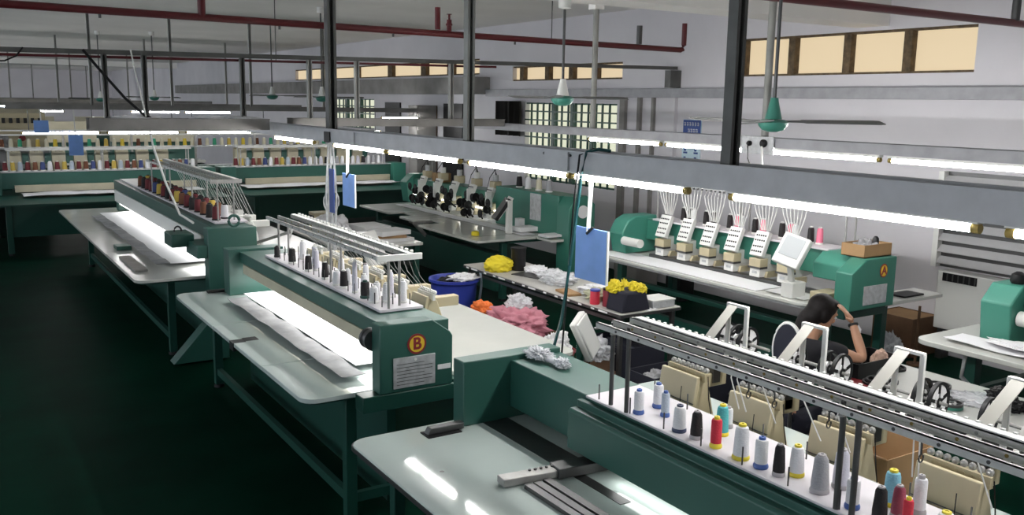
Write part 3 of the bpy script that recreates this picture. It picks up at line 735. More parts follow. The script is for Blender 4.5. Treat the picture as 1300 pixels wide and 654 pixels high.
FC = [ # kind, x, y, h, r, thread, base, label
 ('std', 2.62, 3.03, .118, .024, 'white', 'blue', 'white thread cone with blue base standing first at the far end of the nearest stand'),
 ('std', 2.755, 3.05, .122, .025, 'white', 'blue', 'white thread cone with blue cap in the back row behind the blue-grey one'),
 ('std', 2.70, 2.94, .122, .020, 'bluegrey', 'blue', 'slim blue-grey thread cone with blue base near the far end of the nearest stand'),
 ('king', 2.625, 2.765, .122, .029, 'white', 'navy', 'plump white thread cone with navy cap just before the first black cone'),
 ('taper', 2.63, 2.665, .124, .026, 'black', 'grey', 'black thread cone with grey base left of the red cone'),
 ('king', 2.755, 2.64, .140, .028, 'teal', 'yellow', 'teal thread cone with yellow cap behind the red cone'),
 ('std', 2.63, 2.55, .135, .024, 'red', 'yellow', 'red thread cone with yellow base and cap on the nearest stand'),
 ('std', 2.845, 2.69, .098, .020, 'white', 'grey', 'small white cone with grey cap in the back row before the second head'),
 ('king', 2.63, 2.41, .148, .032, 'white', 'yellow', 'large white thread cone with yellow base right of the red cone'),
 ('std', 2.63, 2.305, .128, .027, 'white', 'blue', 'white thread cone with dark blue cap between the large white and the second black cone'),
 ('taper', 2.63, 2.215, .130, .023, 'black', 'grey', 'slim black thread cone with grey base in the middle of the nearest stand'),
 ('king', 2.69, 2.18, .126, .028, 'white', 'yellow', 'white thread cone with yellow base right of the slim black one'),
 ('taper', 2.645, 2.035, .148, .032, 'grey', 'grey', 'large grey tapered thread cone beside the dark rail posts'),
 ('taper', 2.745, 2.02, .155, .030, 'lilac', 'grey', 'pale lilac tapered thread cone behind the dark rail posts'),
 ('std', 2.635, 1.885, .118, .025, 'white', 'blue', 'white thread cone with dark blue cap just past the rail posts'),
 ('taper', 2.635, 1.775, .125, .025, 'black', 'grey', 'black thread cone with pale cap in front of the light blue cone'),
 ('king', 2.78, 1.83, .135, .030, 'skyblue', 'yellow', 'light blue thread cone with yellow cap on the nearest stand'),
 ('taper', 2.71, 1.755, .120, .024, 'plum', 'grey', 'plum thread cone between the light blue and the small red cone'),
 ('std', 2.665, 1.69, .112, .018, 'red', 'yellow', 'small red thread cone with yellow cap at the near frame edge'),
 ('std', 2.80, 1.735, .145, .023, 'white', 'grey', 'tall slim white thread cone with grey cap near the last head'),
 ('king', 2.70, 1.575, .100, .030, 'white', 'yellow', 'low white cone whose yellow cap just shows at the bottom of the frame'),
]
for k, x, y, h, r, t, b, lab in FC: cone(k, x+.015, y, ZS, h, r, t, b, lab, GF)
ZB = 1.268; GB = 'thread cones on the machine marked B'
BC = [
 ('std', 2.385, 7.46, .10, .024, 'black', 'black', None), ('king', 2.395, 7.10, .135, .030, 'black', 'white', None), ('king', 2.54, 7.26, .165, .026, 'white', 'white', None),
 ('king', 2.395, 6.72, .135, .028, 'black', 'white', None), ('king', 2.53, 6.94, .16, .026, 'lilac', 'white', None), ('king', 2.46, 6.72, .175, .024, 'lilac', 'white', None),
 ('taper', 2.395, 6.36, .135, .026, 'black', 'white', None), ('king', 2.385, 6.10, .115, .030, 'white', 'white', None), ('king', 2.47, 6.10, .12, .024, 'white', 'white', None),
 ('king', 2.395, 5.99, .135, .030, 'black', 'white', None), ('king', 2.40, 5.80, .24, .019, 'lilac', 'white', None), ('king', 2.47, 5.80, .13, .026, 'white', 'white', None),
 ('std', 2.395, 5.61, .125, .032, 'black', 'greenx', None), ('std', 2.46, 5.56, .12, .026, 'white', 'white', None), ('king', 2.56, 5.98, .17, .024, 'white', 'grey', None),
 ('king', 2.39, 5.45, .115, .032, 'white', 'white', None), ('king', 2.47, 5.43, .135, .028, 'white', 'white', None), ('king', 2.56, 5.56, .19, .024, 'lilac', 'white', None),
 ('king', 2.56, 5.36, .16, .026, 'white', 'white', None), ('king', 2.56, 6.45, .14, .026, 'white', 'white', None),
]
BASE['greenx'] = MATS['dark_green_enamel']
desc = {'std': 'straight', 'king': 'plump', 'taper': 'tapered'}
blist = sorted(BC, key=lambda q: -q[2]); cnt = {}
for k, x, y, h, r, t, b, _ in blist:
    row = 'front' if x < 2.43 else ('middle' if x < 2.52 else 'back')
    key = (t, row); cnt[key] = cnt.get(key, 0); i = cnt[key]; cnt[key] += 1
    cone(k, x, y, ZB, h, r, t, b, '%s thread cone on the B machine, %s row, %s %s from far end' % (t, row, nth(i), t), GB)
ZA = 1.352; GA = 'thread cones on the machine behind B'
cols = ['maroon', 'black', 'brown', 'maroon', 'black', 'maroon', 'brown', 'gold', 'maroon', 'black', 'maroon', 'gold', 'navy', 'maroon']
for row, x in (('front', 2.385), ('back', 2.50)):
    for i in range(17):
        y = 9.42 + .25*i + (.1 if row == 'back' else 0)
        c = cols[(i + (5 if row == 'back' else 0)) % len(cols)]
        if i == 0 and row == 'back': c = 'white'
        cone('king', x, y, ZA, .155, .040, c, 'black', '%s thread cone behind machine B, %s from the end post, %s row' % (c, nth(i), row), GA)

# ------------------------------------------------------------------ machines seen from the front
def front_head(root, x, y, z=.95, m=M_white, dark=False):
    """head facing -X: slanted needle case with thread holes, lower arm and needle plate box"""
    mb = MB().prism([(x+.0,z+.0),(x+.03,z+.16),(x+.34,z+.18),(x+.40,z+.02),(x+.14,z-.02)], y-.055, y+.055, 'y')
    hd = mb.build('embroidery_head', m if not dark else M_beige, root, bevel=.008)
    # slanted needle case
    a, b = Vector((x-.03, y, z+.15)), Vector((x+.07, y, z+.40)); d = (b-a).normalized(); n = Vector((-d.z, 0, d.x))
    R = Matrix((n, Vector((0,1,0)), d)).transposed()
    nc = MB().obox((a+b)/2, (.055, .165, .26), R).build('needle_case', M_white, hd, bevel=.006)
    mb = MB()
    for r in range(4):
        for k in range(5):
            p = (a+b)/2 + n*.0285 + Vector((0, -.056+.028*k, 0)) + d*(-.085 + .052*r + (.012 if r > 1 else 0))
            mb.cyl(p, p+n*.004, .0095, n=8)
    mb.build('thread_hole', M_black, nc)
    c = Vector((x+.0, y, z+.10))
    MB().box(x-.055, x+.06, y-.075, y+.075, z+.045, z+.135).build('needle_bar_cover', M_beige, hd, bevel=.006)
    MB().box(x-.06, x+.05, y-.08, y+.08, z+.03, z+.05).build('dark_strip', M_dsteel, hd)
    MB().prism([(x-.05,z-.055),(x-.045,z+.03),(x+.05,z+.03),(x+.04,z-.055)], y-.065, y+.065, 'y').build('lower_cover', M_white, hd, bevel=.004)
    MB().box(x-.0525, x-.048, y-.03, y+.03, z-.02, z+.005).build('label_plate', M_name, hd)
    MB().prism([(x+.02,z-.06),(x+.20,z-.06),(x+.20,z+.0),(x+.04,z+.0)], y-.1, y-.066, 'y').build('side_arm', M_beige, hd, bevel=.004)
    return hd
# ---- machine A by the window wall
aa = thing('embroidery_machine', 'six-head embroidery machine marked A against the white wall', 'embroidery machine', (7, 6, 0))
MB().prism(rrect(6.50, 7.75, 5.30, 8.45, .08, (1,0,0,1)), .82, .85).build('table_top', M_tabw, aa, bevel=.004)
MB().prism(rrect(7.16, 8.10, 4.95, 5.28, .04), .82, .85).build('side_shelf', M_tabw, aa, bevel=.004)
MB().prism(rrect(6.54, 7.7, 5.34, 8.40, .06), .79, .819).build('table_frame', M_name, aa)
for x, y in ((6.7, 5.2), (6.7, 8.1), (7.5, 5.2), (7.5, 8.1)): leg_frame(aa, x, y, .80, .08)
MB().box(6.62, 7.2, 4.95, 5.2, .76, .848).box(6.65, 6.75, 5.24, 8.06, .22, .30).box(6.66, 6.74, 5.24, 8.06, .55, .60).build('base_frame', M_dgreen, aa, bevel=.006)
MB().prism([(6.55,.86),(6.55,1.19),(6.74,1.305),(7.16,1.305),(7.16,.86)], 4.85, 5.02, 'y').build('end_post', M_green_lit, aa, bevel=.008)
MB().prism([(6.74,1.06),(6.74,1.20),(6.86,1.29),(7.16,1.29),(7.16,1.06)], 5.02, 5.42, 'y').build('motor_cover', M_mint, aa, bevel=.01)
MB().prism([(6.78,.86),(6.72,1.10),(6.80,1.24),(6.92,1.30),(7.25,1.30),(7.25,.86)], 8.15, 8.40, 'y').build('end_post', M_mint, aa, bevel=.015)
MB().box(7.09, 7.30, 5.42, 8.15, 1.02, 1.26).build('beam', M_green_lit, aa, bevel=.006)
MB().cyl((6.75,8.15,1.02),(6.75,7.85,1.02), .05, n=16).build('drive_tube', M_white, aa)
badge(aa, 'A', (6.98, 4.849, 1.19), .062, .85)
npl = MB().box(6.72, 7.04, 4.842, 4.849, .90, 1.07).build('nameplate', M_name, aa, bevel=.002)
HA = (7.72, 7.36, 7.00, 6.64, 6.28, 5.92)
for y in HA: front_head(aa, 6.97, y)
MB().box(6.93, 7.03, 5.45, 7.9, .852, .885).build('needle_plate_rail', M_dsteel, aa)
st = MB().box(7.05, 7.35, 5.5, 8.0, 1.262, 1.28).build('thread_stand', M_plate, aa)
mb = MB().box(7.06, 7.30, 5.35, 8.05, 1.700, 1.712)
tr_ = mb.build('thread_rack', M_white, aa)
mb = MB()
for y in (5.38, 6.7, 8.0): mb.cyl((7.12,y,1.28),(7.12,y,1.70), .009).cyl((7.26,y,1.28),(7.26,y,1.70), .009)
mb.each('rack_post', M_steel, aa)
mb = MB()
for i in range(38):
    y = 5.5+.066*i; mb.cyl((7.055,y,1.68),(7.055,y,1.70), .012, n=8)
mb.build('rack_eyelet', M_dsteel, tr_)
for y in HA:
    mb = MB()
    for k in range(7):
        t = (k-3)/3.
        mb.tube([(7.055,y+.14*t,1.69),(7.03,y+.15*t,1.62),(7.035,y+.13*t,1.54),(7.045,y+.09*t,1.45),(7.05,y+.055*t,1.36)], .005, 5)
    mb.build('thread_tubes', M_white, aa)
GX = 'thread cones on the machine marked A'
ac = ['black', 'pink', 'white', 'black', 'pink', 'white']
for j, y in enumerate(HA):
    for k, c in enumerate(('black', 'pink', 'white')):
        if j in (0, 1) and c == 'pink': c = 'black'
        if k == 2 and j % 2: continue
        cone('king', 7.20+.03*(k == 1), y-.08-.085*k, 1.28, .17, .034, c, 'white', '%s thread cone on machine A, cone %s behind the %s head from far end' % (c, ('one','two','three')[k], nth(j)), GX)
# cloth over machine A table
fab('white_cloth', 'wide white cloth spread over the table of the machine marked A', 6.54, 6.91, 5.9, 8.38, .856, 5, M_fabric, .006)
def rag(x, y):
    return .012*noise.noise(Vector((x*6, y*6, 3.3)))+.012
tag(sheet(6.60, 6.84, 5.38, 5.84, .856, 14, 16, rag).build('printed_cloth', M_paper), 'loose pale cloth with dark spots at the near end of machine A table', 'cloth')
mb = MB()
for x, y in ((6.70, 5.60), (6.66, 5.44), (6.78, 5.5)): mb.cyl((x,y,.872),(x,y,.886), .022, n=12)
for q in mb.v: pass
tag(mb.build('dark_patch', M_black), 'dark round spots on the loose pale cloth at machine A', 'patch') if False else None
# control panel on machine A
cp = thing('operator_console', 'white tilted control panel at the near end of the machine marked A', 'console', (6.6, 5.42, .85))
Rc = Matrix.Rotation(math.radians(14), 3, 'Z') @ Matrix.Rotation(math.radians(26), 3, 'Y') @ Matrix.Rotation(math.radians(13), 3, 'X')
cc = Vector((6.54, 5.50, 1.30))
h_ = MB().obox(cc, (.07, .27, .30), Rc).build('housing', M_white, cp, bevel=.012)
MB().obox(cc + Rc @ Vector((-.0365, 0, .03)), (.006, .20, .19), Rc).build('screen', M_screen, h_)
MB().obox(cc + Rc @ Vector((.065, 0, .0)), (.06, .19, .20), Rc).build('rear_shell', M_white, h_, bevel=.01)
MB().bar(cc + Rc @ Vector((.06,0,-.1)), (6.64, 5.56, .98), .05, .05).box(6.56, 6.74, 5.48, 5.62, .852, 1.0).build('stand', M_white, cp, bevel=.01)
bx = MB().box(6.60, 6.86, 5.14, 5.32, .852, .96).build('control_box', M_beige, bevel=.008); tag(bx, 'beige control box on the table in front of the A post', 'box')
# cardboard box on top of A
def open_box(root, x0, x1, y0, y1, z0, z1, m, t=.008, name='carton_wall'):
    mb = MB().box(x0,x1,y0,y1,z0,z0+t).box(x0,x0+t,y0,y1,z0,z1).box(x1-t,x1,y0,y1,z0,z1).box(x0+t,x1-t,y0,y0+t,z0,z1).box(x0+t,x1-t,y1-t,y1,z0,z1)
    return mb.build(name, m, root)
cb = thing('cardboard_box', 'open shallow cardboard box on top of the machine A end post', 'box', (6.95, 5.0, 1.307))
open_box(cb, 6.76, 7.14, 4.90, 5.14, 1.307, 1.42, M_card)
o = crumple((6.95, 5.02, 1.33), (.14, .09, .085), 5, .4); tag(o.build('dark_rag', M_gcloth), 'dark rags heaped inside the open box on machine A', 'rag')
tag(MB().lathe([(.02,0),(.03,.01),(.028,.09),(.012,.11)], (7.0, 4.97, 1.37)).build('black_bottle', M_black), 'black bulb-shaped item sticking out of the open box on machine A', 'bottle')

# ---- middle machine with sequin heads
mm = thing('embroidery_machine', 'embroidery machine with dark sequin gadgets and notched tables beyond the work table', 'embroidery machine', (6.6, 11, 0))
for a, b, xl in ((9.80, 11.55, 5.72), (12.02, 12.52, 5.90), (13.0, 14.2, 5.96)):
    MB().prism(rrect(xl, 6.75, a, b, .06, (1,0,0,1)), .82, .85).build('table_top', M_tabw, mm, bevel=.004)
MB().box(6.2, 6.745, 11.556, 12.014, .82, .848).box(6.22, 6.745, 12.526, 12.994, .82, .848).each('table_filler', M_tabw, mm)
MB().prism(rrect(6.62, 7.3, 9.45, 9.79, .03), .82, .85).box(6.757, 7.6, 9.80, 14.2, .80, .848).build('table_back', M_tabw, mm)
mb = MB()
for a, b, xl in ((9.80, 11.55, 5.75), (12.02, 12.52, 5.93), (13.0, 14.2, 5.99)):
    for k in range(1): mb.box(xl+.05, 6.48, a+.35, a+.36, .8501, .8515)
mb.each('table_seam', M_edge, mm)
MB().prism(rrect(6.25, 7.2, 9.85, 14.15, .05), .78, .818).build('table_frame', M_dgreen, mm)
for x, y in ((6.2, 9.95), (6.2, 13.9), (7.2, 9.95), (7.2, 13.9)): leg_frame(mm, x, y, .78, .08)
MB().box(6.12, 6.3, 10.0, 13.85, .12, .62).build('base_frame', M_dgreen, mm, bevel=.008)
MB().bar((5.94,12.05,.80),(6.28,12.05,.45), .05, .05).box(5.92, 6.3, 12.03, 12.07, .785, .82).build('brace', M_steel, mm)
MB().prism([(6.82,.42),(6.82,1.26),(6.92,1.40),(7.10,1.42),(7.24,1.30),(7.24,.42)], 9.35, 9.62, 'y').build('end_post', M_green_lit, mm, bevel=.008)
MB().box(6.84, 7.2, 9.62, 11.2, .852, 1.40).build('drive_cover', M_green_lit, mm, bevel=.008)
MB().box(7.0, 7.3, 11.2, 14.4, 1.02, 1.27).build('beam', M_green_lit, mm, bevel=.006)
MB().prism([(6.9,.852),(6.85,1.2),(7.0,1.34),(7.3,1.34),(7.3,.852)], 14.2, 14.45, 'y').build('end_post', M_mint, mm, bevel=.01)
q = MB().lathe([(.085,0),(.085,-.006)], (7.04, 9.348, 1.21), 'y', n=24).build('round_plate', M_paper, mm)
MB().box(6.832, 6.8395, 10.02, 10.28, 1.02, 1.38).build('pale_sticker', M_name, mm)
MB().box(6.93, 6.97, 11.25, 14.1, 1.0, 1.015).build('lamp_strip', M_led, mm)
HM = (11.45, 12.0, 12.55, 13.1, 13.65)
for j, y in enumerate(HM):
    hd = front_head(mm, 6.86, y, .95, M_beige)
    mb = MB(); rr = random.Random(j)
    for k in range(9):
        p = Vector((6.80-.08*rr.random(), y-.19+.045*k, .93+.28*rr.random()))
        mb.lathe([(.02,0),(.065,.004),(.065,.014),(.02,.018)], p, 'y' if k % 2 else 'x', n=12)
        mb.bar(p, p+Vector((.1*rr.random(), .1-.2*rr.random(), -.08)), .02, .02)
    mb.build('sequin_device', M_black, hd)
    MB().box(6.75, 6.86, y-.13, y-.09, 1.06, 1.30).build('side_arm', M_white, hd, bevel=.01)
    MB().box(6.92, 7.06, y-.06, y+.07, 1.32, 1.44).build('motor_housing', M_beige, hd, bevel=.012)
    MB().cyl((6.99,y,1.44),(6.99,y,1.53), .045, n=14).build('motor', M_white if j % 2 else M_name, hd)
    mb = MB(); mb.tube([(6.99,y,1.52),(6.95,y-.05,1.62),(6.85,y-.06,1.5),(6.80,y-.03,1.25)], .006, 5).tube([(7.02,y+.02,1.52),(7.0,y+.08,1.66),(7.2,y+.1,1.63)], .006, 5); mb.each('wire', M_black, hd)
MB().box(7.05, 7.35, 10.9, 14.0, 1.62, 1.635).build('thread_rack', M_white, mm)
mb = MB()
for y in (10.95, 12.4, 13.9): mb.cyl((7.2,y,1.27 if y > 11.2 else 1.40),(7.2,y,1.62), .01)
mb.each('rack_post', M_steel, mm)
fab('white_cloth', 'white cloth strip under the dark sequin heads of the machine beyond the work table', 6.50, 6.70, 9.95, 13.9, .858, 6, M_fabric, .01)
cp = thing('operator_console', 'dark-faced control panel standing on a pale column before the sequin heads', 'console', (6.45, 10.3, .85))
MB().box(6.43, 6.50, 10.2, 10.27, .852, 1.3).build('column', M_white, cp, bevel=.004)
Rm = Matrix.Rotation(math.radians(-20), 3, 'Z') @ Matrix.Rotation(math.radians(35), 3, 'Y')
hh = MB().obox((6.42,10.36,1.17), (.05,.26,.34), Rm).build('housing', M_black, cp, bevel=.01)
MB().obox((6.46,10.36,1.185), (.02,.27,.35), Rm).build('rim', M_white, cp, bevel=.004)
GM = 'white cones on the sequin machine'
for i, (y, c) in enumerate(((10.1, 'grey'), (10.35, 'cream'), (10.62, 'white'), (10.85, 'black'))):
    cone('king', 7.02, y, 1.40, .17, .045, c, 'white', '%s thread cone standing on the green drive cover of the sequin machine' % c, GM)
tag(MB().box(7.0, 7.2, 13.22, 13.52, 1.272, 1.42).build('cardboard_box', M_card, bevel=.004), 'brown box on top of the sequin machine near the far dark wall', 'box')
tag(MB().lathe([(.05,0),(.055,.005),(.05,.05),(.02,.06)], (5.95, 10.25, .852)).build('yellow_spool', M_yel), 'yellow spool lying on the notched table edge', 'spool')
for i, (x, y, w, d, h) in enumerate(((6.7, 10.2, .3, .22, .06), (6.78, 10.45, .10, .10, .14), (6.72, 9.6, .28, .2, .03))):
    tag(MB().box(x-w/2, x+w/2, y-d/2, y+d/2, .876, .876+h).build('paper_stack', M_paper, bevel=.004), ('low white paper stack beside the dark-faced panel', 'white carton with red print near the green drive cover', 'thin folded white sheet at the near end of the notched tables')[i], 'paper')

# ---- right hand machine partly out of frame
rm = thing('embroidery_machine', 'mint embroidery machine cut by the frame edge below the louvred shutter', 'embroidery machine', (7, 3, 0))
MB().prism(rrect(6.30, 7.9, 1.2, 4.08, .12, (0,0,1,1)), .81, .85).build('table_top', M_tabw, rm, bevel=.006)
for x, y in ((6.7, 3.8), (7.7, 3.8), (6.7, 1.6), (7.7, 1.6)): leg_frame(rm, x, y, .81, .09)
MB().box(6.66, 6.74, 1.65, 3.75, .2, .28).box(6.75, 7.65, 3.77, 3.83, .35, .45).build('base_frame', M_dgreen, rm, bevel=.006)
MB().prism([(6.74,.852),(6.70,1.16),(6.84,1.29),(7.15,1.29),(7.15,.852)], 3.56, 3.80, 'y').build('end_post', M_mint, rm, bevel=.012)
MB().prism([(6.86,1.13),(6.88,1.26),(6.98,1.32),(7.25,1.32),(7.25,1.13)], 1.0, 3.56, 'y').build('beam', M_mint, rm, bevel=.012)
MB().box(7.05, 7.25, 1.0, 3.56, .852, 1.13).build('lower_beam', M_green, rm)
MB().cyl((6.82,3.55,1.05),(6.82,2.2,1.05), .058, n=18).build('drive_tube', M_white, rm)
MB().box(6.874, 6.880, 3.05, 3.42, 1.175, 1.245).build('sticker', M_paper, rm)
sk = MB().cyl((6.871,3.36,1.215),(6.875,3.36,1.215), .015, n=12); sk.build('sticker_mark', M_badger, rm)
front_head(rm, 6.80, 1.9); front_head(rm, 6.80, 1.45)
fab('white_cloth', 'white cloth sheet spread on the mint machine table at the frame edge', 6.42, 6.68, 1.6, 3.90, .856, 8, M_fabric, .035)
tag(crumple((6.60, 3.30, .892), (.13, .35, .02), 77, .3).build('white_cloth', M_fabric), 'folded white cloth lying on the spread sheet of the mint machine', 'cloth')
mb = MB(); mb.tube([(6.50,3.75,.80),(6.45,3.74,.6),(6.58,3.5,.35),(6.8,3.2,.22)], .016, 8); tag(mb.build('hose', M_name), 'grey hose sagging under the mint machine table', 'hose')
tag(MB().lathe([(.05,0),(.06,.02),(.05,.07),(.02,.09)], (6.95, 3.66, 1.292)).build('motor_lid', M_black), 'small black cap lying on top of the mint machine post', 'cap')
MB().prism([(2.96,3.20),(2.96,3.62),(3.22,3.50),(3.24,3.20)], 1.04, 1.055).build('casting_plate', M_beige, fm)
MB().box(2.955, 3.0, 3.22, 3.55, .852, 1.04).build('plate_bracket', M_beige, fm)

# ------------------------------------------------------------------ long cross machines deep in the hall
def cross_machine(x0, x1, y, label, post):
    root = thing('embroidery_machine', label, 'embroidery machine', ((x0+x1)/2, y, 0))
    MB().prism(rrect(x0+.1, x1-.1, y-1.65, y+1.0, .1), .82, .85).build('table_top', M_dgreen, root)
    MB().box(x0+.25, x1-.25, y+.02, y+.28, .95, 1.235).build('beam', M_green, root, bevel=.006)
    MB().box(x0+.5, x1-.35, y-.05, y+.018, .90, 1.02).build('cloth_clamp_rail', M_cream, root)
    MB().box(x0, x0+.3, y-.12, y+.35, .855, 1.26).build('end_post', M_green, root, bevel=.01)
    MB().box(x1-.3, x1, y-.12, y+.35, .855, 1.26).build('end_post', M_green if post else M_mint, root, bevel=.01)
    for x in (x0+.3, x1-.3):
        for yy in (y-1.4, y+.8): leg_frame(root, x, yy, .82, .09)
    MB().box(x0+.3, x1-.3, y-1.42, y-1.38, .3, .8).build('front_skirt', M_dgreen, root)
    MB().box(x0+.3, x1-.3, y+.0, y+.34, 1.237, 1.255).build('thread_stand', M_name, root)
    n = int((x1-x0-.8)/.36)
    proto = None
    for k in range(n):
        x = x0+.55+.36*k
        mb = MB().prism([(y+.42,1.20),(y+.44,1.56),(y+.62,1.60),(y+.66,1.2)], x-.10, x+.10, 'x')
        h = mb.build('embroidery_head', M_beige, root, bevel=.01)
        MB().box(x-.11, x+.11, y+.405, y+.43, 1.38, 1.57).build('tension_panel', M_cream, h)
        MB().box(x+.13, x+.23, y+.42, y+.46, 1.36, 1.55).build('motor_cover', M_green, h)
        mb = MB()
        for q in range(6): mb.cyl((x-.085+.034*q,y+.40,1.585),(x-.085+.034*q,y+.38,1.585), .015, n=6)
        mb.build('tension_knob', M_cream, h)
    MB().box(x0+.4, x1-.4, y+.06, y+.09, 1.615, 1.645).box(x0+.4, x1-.4, y+.26, y+.29, 1.63, 1.66).build('thread_rail', M_alu, root)
    mb = MB()
    m = int((x1-x0-.8)/1.25)
    for k in range(m+1):
        x = x0+.45+k*(x1-x0-.9)/m; mb.cyl((x,y+.075,1.255),(x,y+.075,1.62), .012, n=6).cyl((x,y+.275,1.255),(x,y+.275,1.63), .012, n=6)
    mb.each('rail_post', M_steel, root)
    return root
def cross_back(x0, x1, y, label):
    """second row behind: higher rack of threads"""
    root = thing('thread_rack', label, 'thread rack', ((x0+x1)/2, y, 0))
    MB().box(x0, x1, y-.1, y+.3, 1.58, 1.60).build('rack_shelf', M_name, root)
    MB().box(x0, x1, y-.12, y-.09, 1.83, 1.86).box(x0, x1, y+.2, y+.23, 1.90, 1.93).build('thread_rail', M_white, root)
    mb = MB()
    for k in range(7):
        x = x0+.05+k*(x1-x0-.1)/6; mb.box(x-.02, x+.02, y-.02, y+.02, 0, 1.93)
    mb.each('rack_post', M_steel, root)
    MB().box(x0, x1, y-.05, y+.25, .9, 1.2).build('beam', M_dgreen, root)
    return root
cross_machine(.62, 4.55, 18.0, 'far cross machine nearer the dark aisle, rows of small colourful cones on top', 1)
cross_machine(4.65, 8.62, 18.0, 'far cross machine nearer the window wall, rows of small cones on top', 0)
cross_machine(-4.3, .35, 18.0, 'far cross machine running out of the frame on the dark aisle side', 1)
cross_back(.8, 8.3, 19.4, 'white thread rack with cream cones behind the far cross machines')
seq = ['maroon', 'gold', 'bluegrey', 'maroon', 'brown', 'navy', 'white']
GFC = 'small cones on the far cross machines'
x = 1.0; i = 0
while x < 8.3:
    if not 4.25 < x < 4.95:
        c = seq[i % 7] if x < 6.6 else ['white', 'lilac', 'black', 'white', 'grey', 'white', 'lilac'][i % 7]
        cone('king', x, 18.13, 1.255, .17, .043, c, 'white', '%s cone on the far cross machines, %s in the row from the aisle' % (c, nth(i)), GFC)
        i += 1
    x += .118
x = .9; i = 0
seq2 = ['cream', 'gold', 'cream', 'yellow', 'cream', 'brown', 'cream', 'greent']
while x < 8.2:
    c = seq2[(i*5) % 8]
    cone('king', x, 19.45, 1.60, .17, .040, c, 'white', '%s cone on the far white rack, %s from the aisle' % (c, nth(i)), 'cones on the white rack deep in the hall')
    i += 1; x += .15
fab('white_cloth_roll', 'long white cloth hanging in the far cross machine nearer the dark aisle', 1.2, 4.2, 17.3, 17.85, .875, 11, M_fabric, .05)
fab('white_cloth_roll', 'long white cloth hanging in the far cross machine nearer the window wall', 5.0, 8.2, 17.3, 17.85, .875, 12, M_fabric, .06)
# pale machine at the far end of the dark aisle
fl = thing('embroidery_machine', 'pale tall machine front with a red mark at the far end of the dark aisle', 'embroidery machine', (1.3, 22, 0))
MB().prism([(20.8,1.5),(21.0,2.22),(22.4,2.30),(22.4,1.5)], 1.05, 1.95, 'x').build('machine_front', M_beige, fl, bevel=.02)
mb = MB()
for k in range(6): mb.box(1.16+.13*k, 1.22+.13*k, 20.90, 20.96, 2.02, 2.12)
mb.build('front_slot', M_black, fl)
MB().cyl((1.5,20.86,1.72),(1.5,20.82,1.72), .06, n=14).build('round_mark', M_badger, fl)
MB().box(1.0, 2.0, 20.9, 22.4, 0, 1.5).build('machine_base', M_name, fl, bevel=.02)
tag(crumple((.75, 20.3, .9), (.55, .4, .75), 9, .3).build('plastic_cover', M_gcloth), 'grey plastic sheet draped over a machine at the far end of the dark aisle', 'cover')
MB_ = MB().box(.3, 1.2, 20.0, 20.7, 0, .9); tag(MB_.build('storage_crate', M_dgreen, bevel=.01), 'dark crate under the grey plastic sheet far down the dark aisle', 'crate')
# far-off machine blocks that fill the depth of the hall
for i, (x, y) in enumerate(((2.6, 27), (5.2, 27), (2.2, 33), (5.0, 33))):
    t = thing('embroidery_machine', 'distant pale machine in the hall, ' + ('second row back toward the aisle', 'second row back toward the windows', 'last row toward the aisle', 'last row toward the windows')[i], 'embroidery machine', (x, y, 0))
    MB().box(x-1.2, x+1.2, y-.8, y+.8, .78, .85).build('table_top', M_tabw, t)
    MB().box(x-1.1, x+1.1, y, y+.4, .85, 1.35).build('beam', M_green, t)
    MB().box(x-1.1, x+1.1, y-.2, y-.05, 1.35, 1.9).box(x-1.1, x+1.1, y-.05, y+.3, 1.35, 1.5).build('head_row', M_cream, t)
    for sx in (-1.05, 1.05):
        for sy in (-.7, .7): leg_frame(t, x+sx, y+sy, .78, .08)
# doorway dark openings and drapes on the far wall side
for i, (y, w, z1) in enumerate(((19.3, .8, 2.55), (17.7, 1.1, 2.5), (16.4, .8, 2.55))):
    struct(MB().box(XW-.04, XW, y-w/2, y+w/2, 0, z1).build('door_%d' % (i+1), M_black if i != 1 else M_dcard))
tag(MB().box(XW-.5, XW-.05, 17.1, 17.5, 0, 2.5).build('grey_pillar', M_conc), 'grey pillar between the dark doorways', 'pillar')
def drape(x, y):
    return (XW-.12+.05*math.sin(y*32)+.02*math.sin(y*71), y, 2.62 + (x)*(-.62))
tag(sheet(0, 1, 13.72, 14.5, 0, 6, 40, drape, .0).build('dark_drape', M_curt), 'bundle of dark cloth hanging on the wall beside the green grilled window', 'curtain')

# ------------------------------------------------------------------ work table and what lies on it
wk = thing('work_table', 'long low work table with metal legs strewn with cloths and bags', 'table', (5.25, 7.3, 0))
tt = MB().prism(rrect(4.90, 5.60, 5.92, 8.70, .02), .765, .80).build('table_top', mat('worn_laminate', (.46, .45, .42), .4, noise_amt=.15, nscale=4), wk, bevel=.003)
MB().prism(rrect(4.895, 5.605, 5.915, 8.705, .02), .768, .792).build('edge_band', M_dsteel, tt)
mb = MB()
for k in range(14): mb.box(4.8935, 4.8955, 6.1+.19*k, 6.1+.19*k+(.05 if k % 3 else .13), .772, .788)
mb.build('edge_wear', M_paper, tt)
for x, y in ((4.95, 5.98), (5.55, 5.98), (4.95, 8.64), (5.55, 8.64)): MB().box(x-.018, x+.018, y-.018, y+.018, 0, .765).build('leg', M_dsteel, wk)
MB().box(4.94, 4.96, 6.0, 8.62, .70, .735).box(5.54, 5.56, 6.0, 8.62, .70, .735).build('apron', M_dsteel, wk)
tag(crumple((5.06, 8.2, .80), (.17, .17, .115), 1, .22, 1.3).build('yellow_hat', M_yel), 'yellow cloth cap on the far end of the work table', 'cap')
dt = thing('dark_canister', 'tall dark canister behind the yellow cap on the work table', 'canister', (5.24, 8.18, .8))
MB().lathe([(.075,.80),(.08,.81),(.08,1.02),(.085,1.03),(.085,1.05)], (5.26, 8.12, 0), n=20).build('body', M_black, dt)
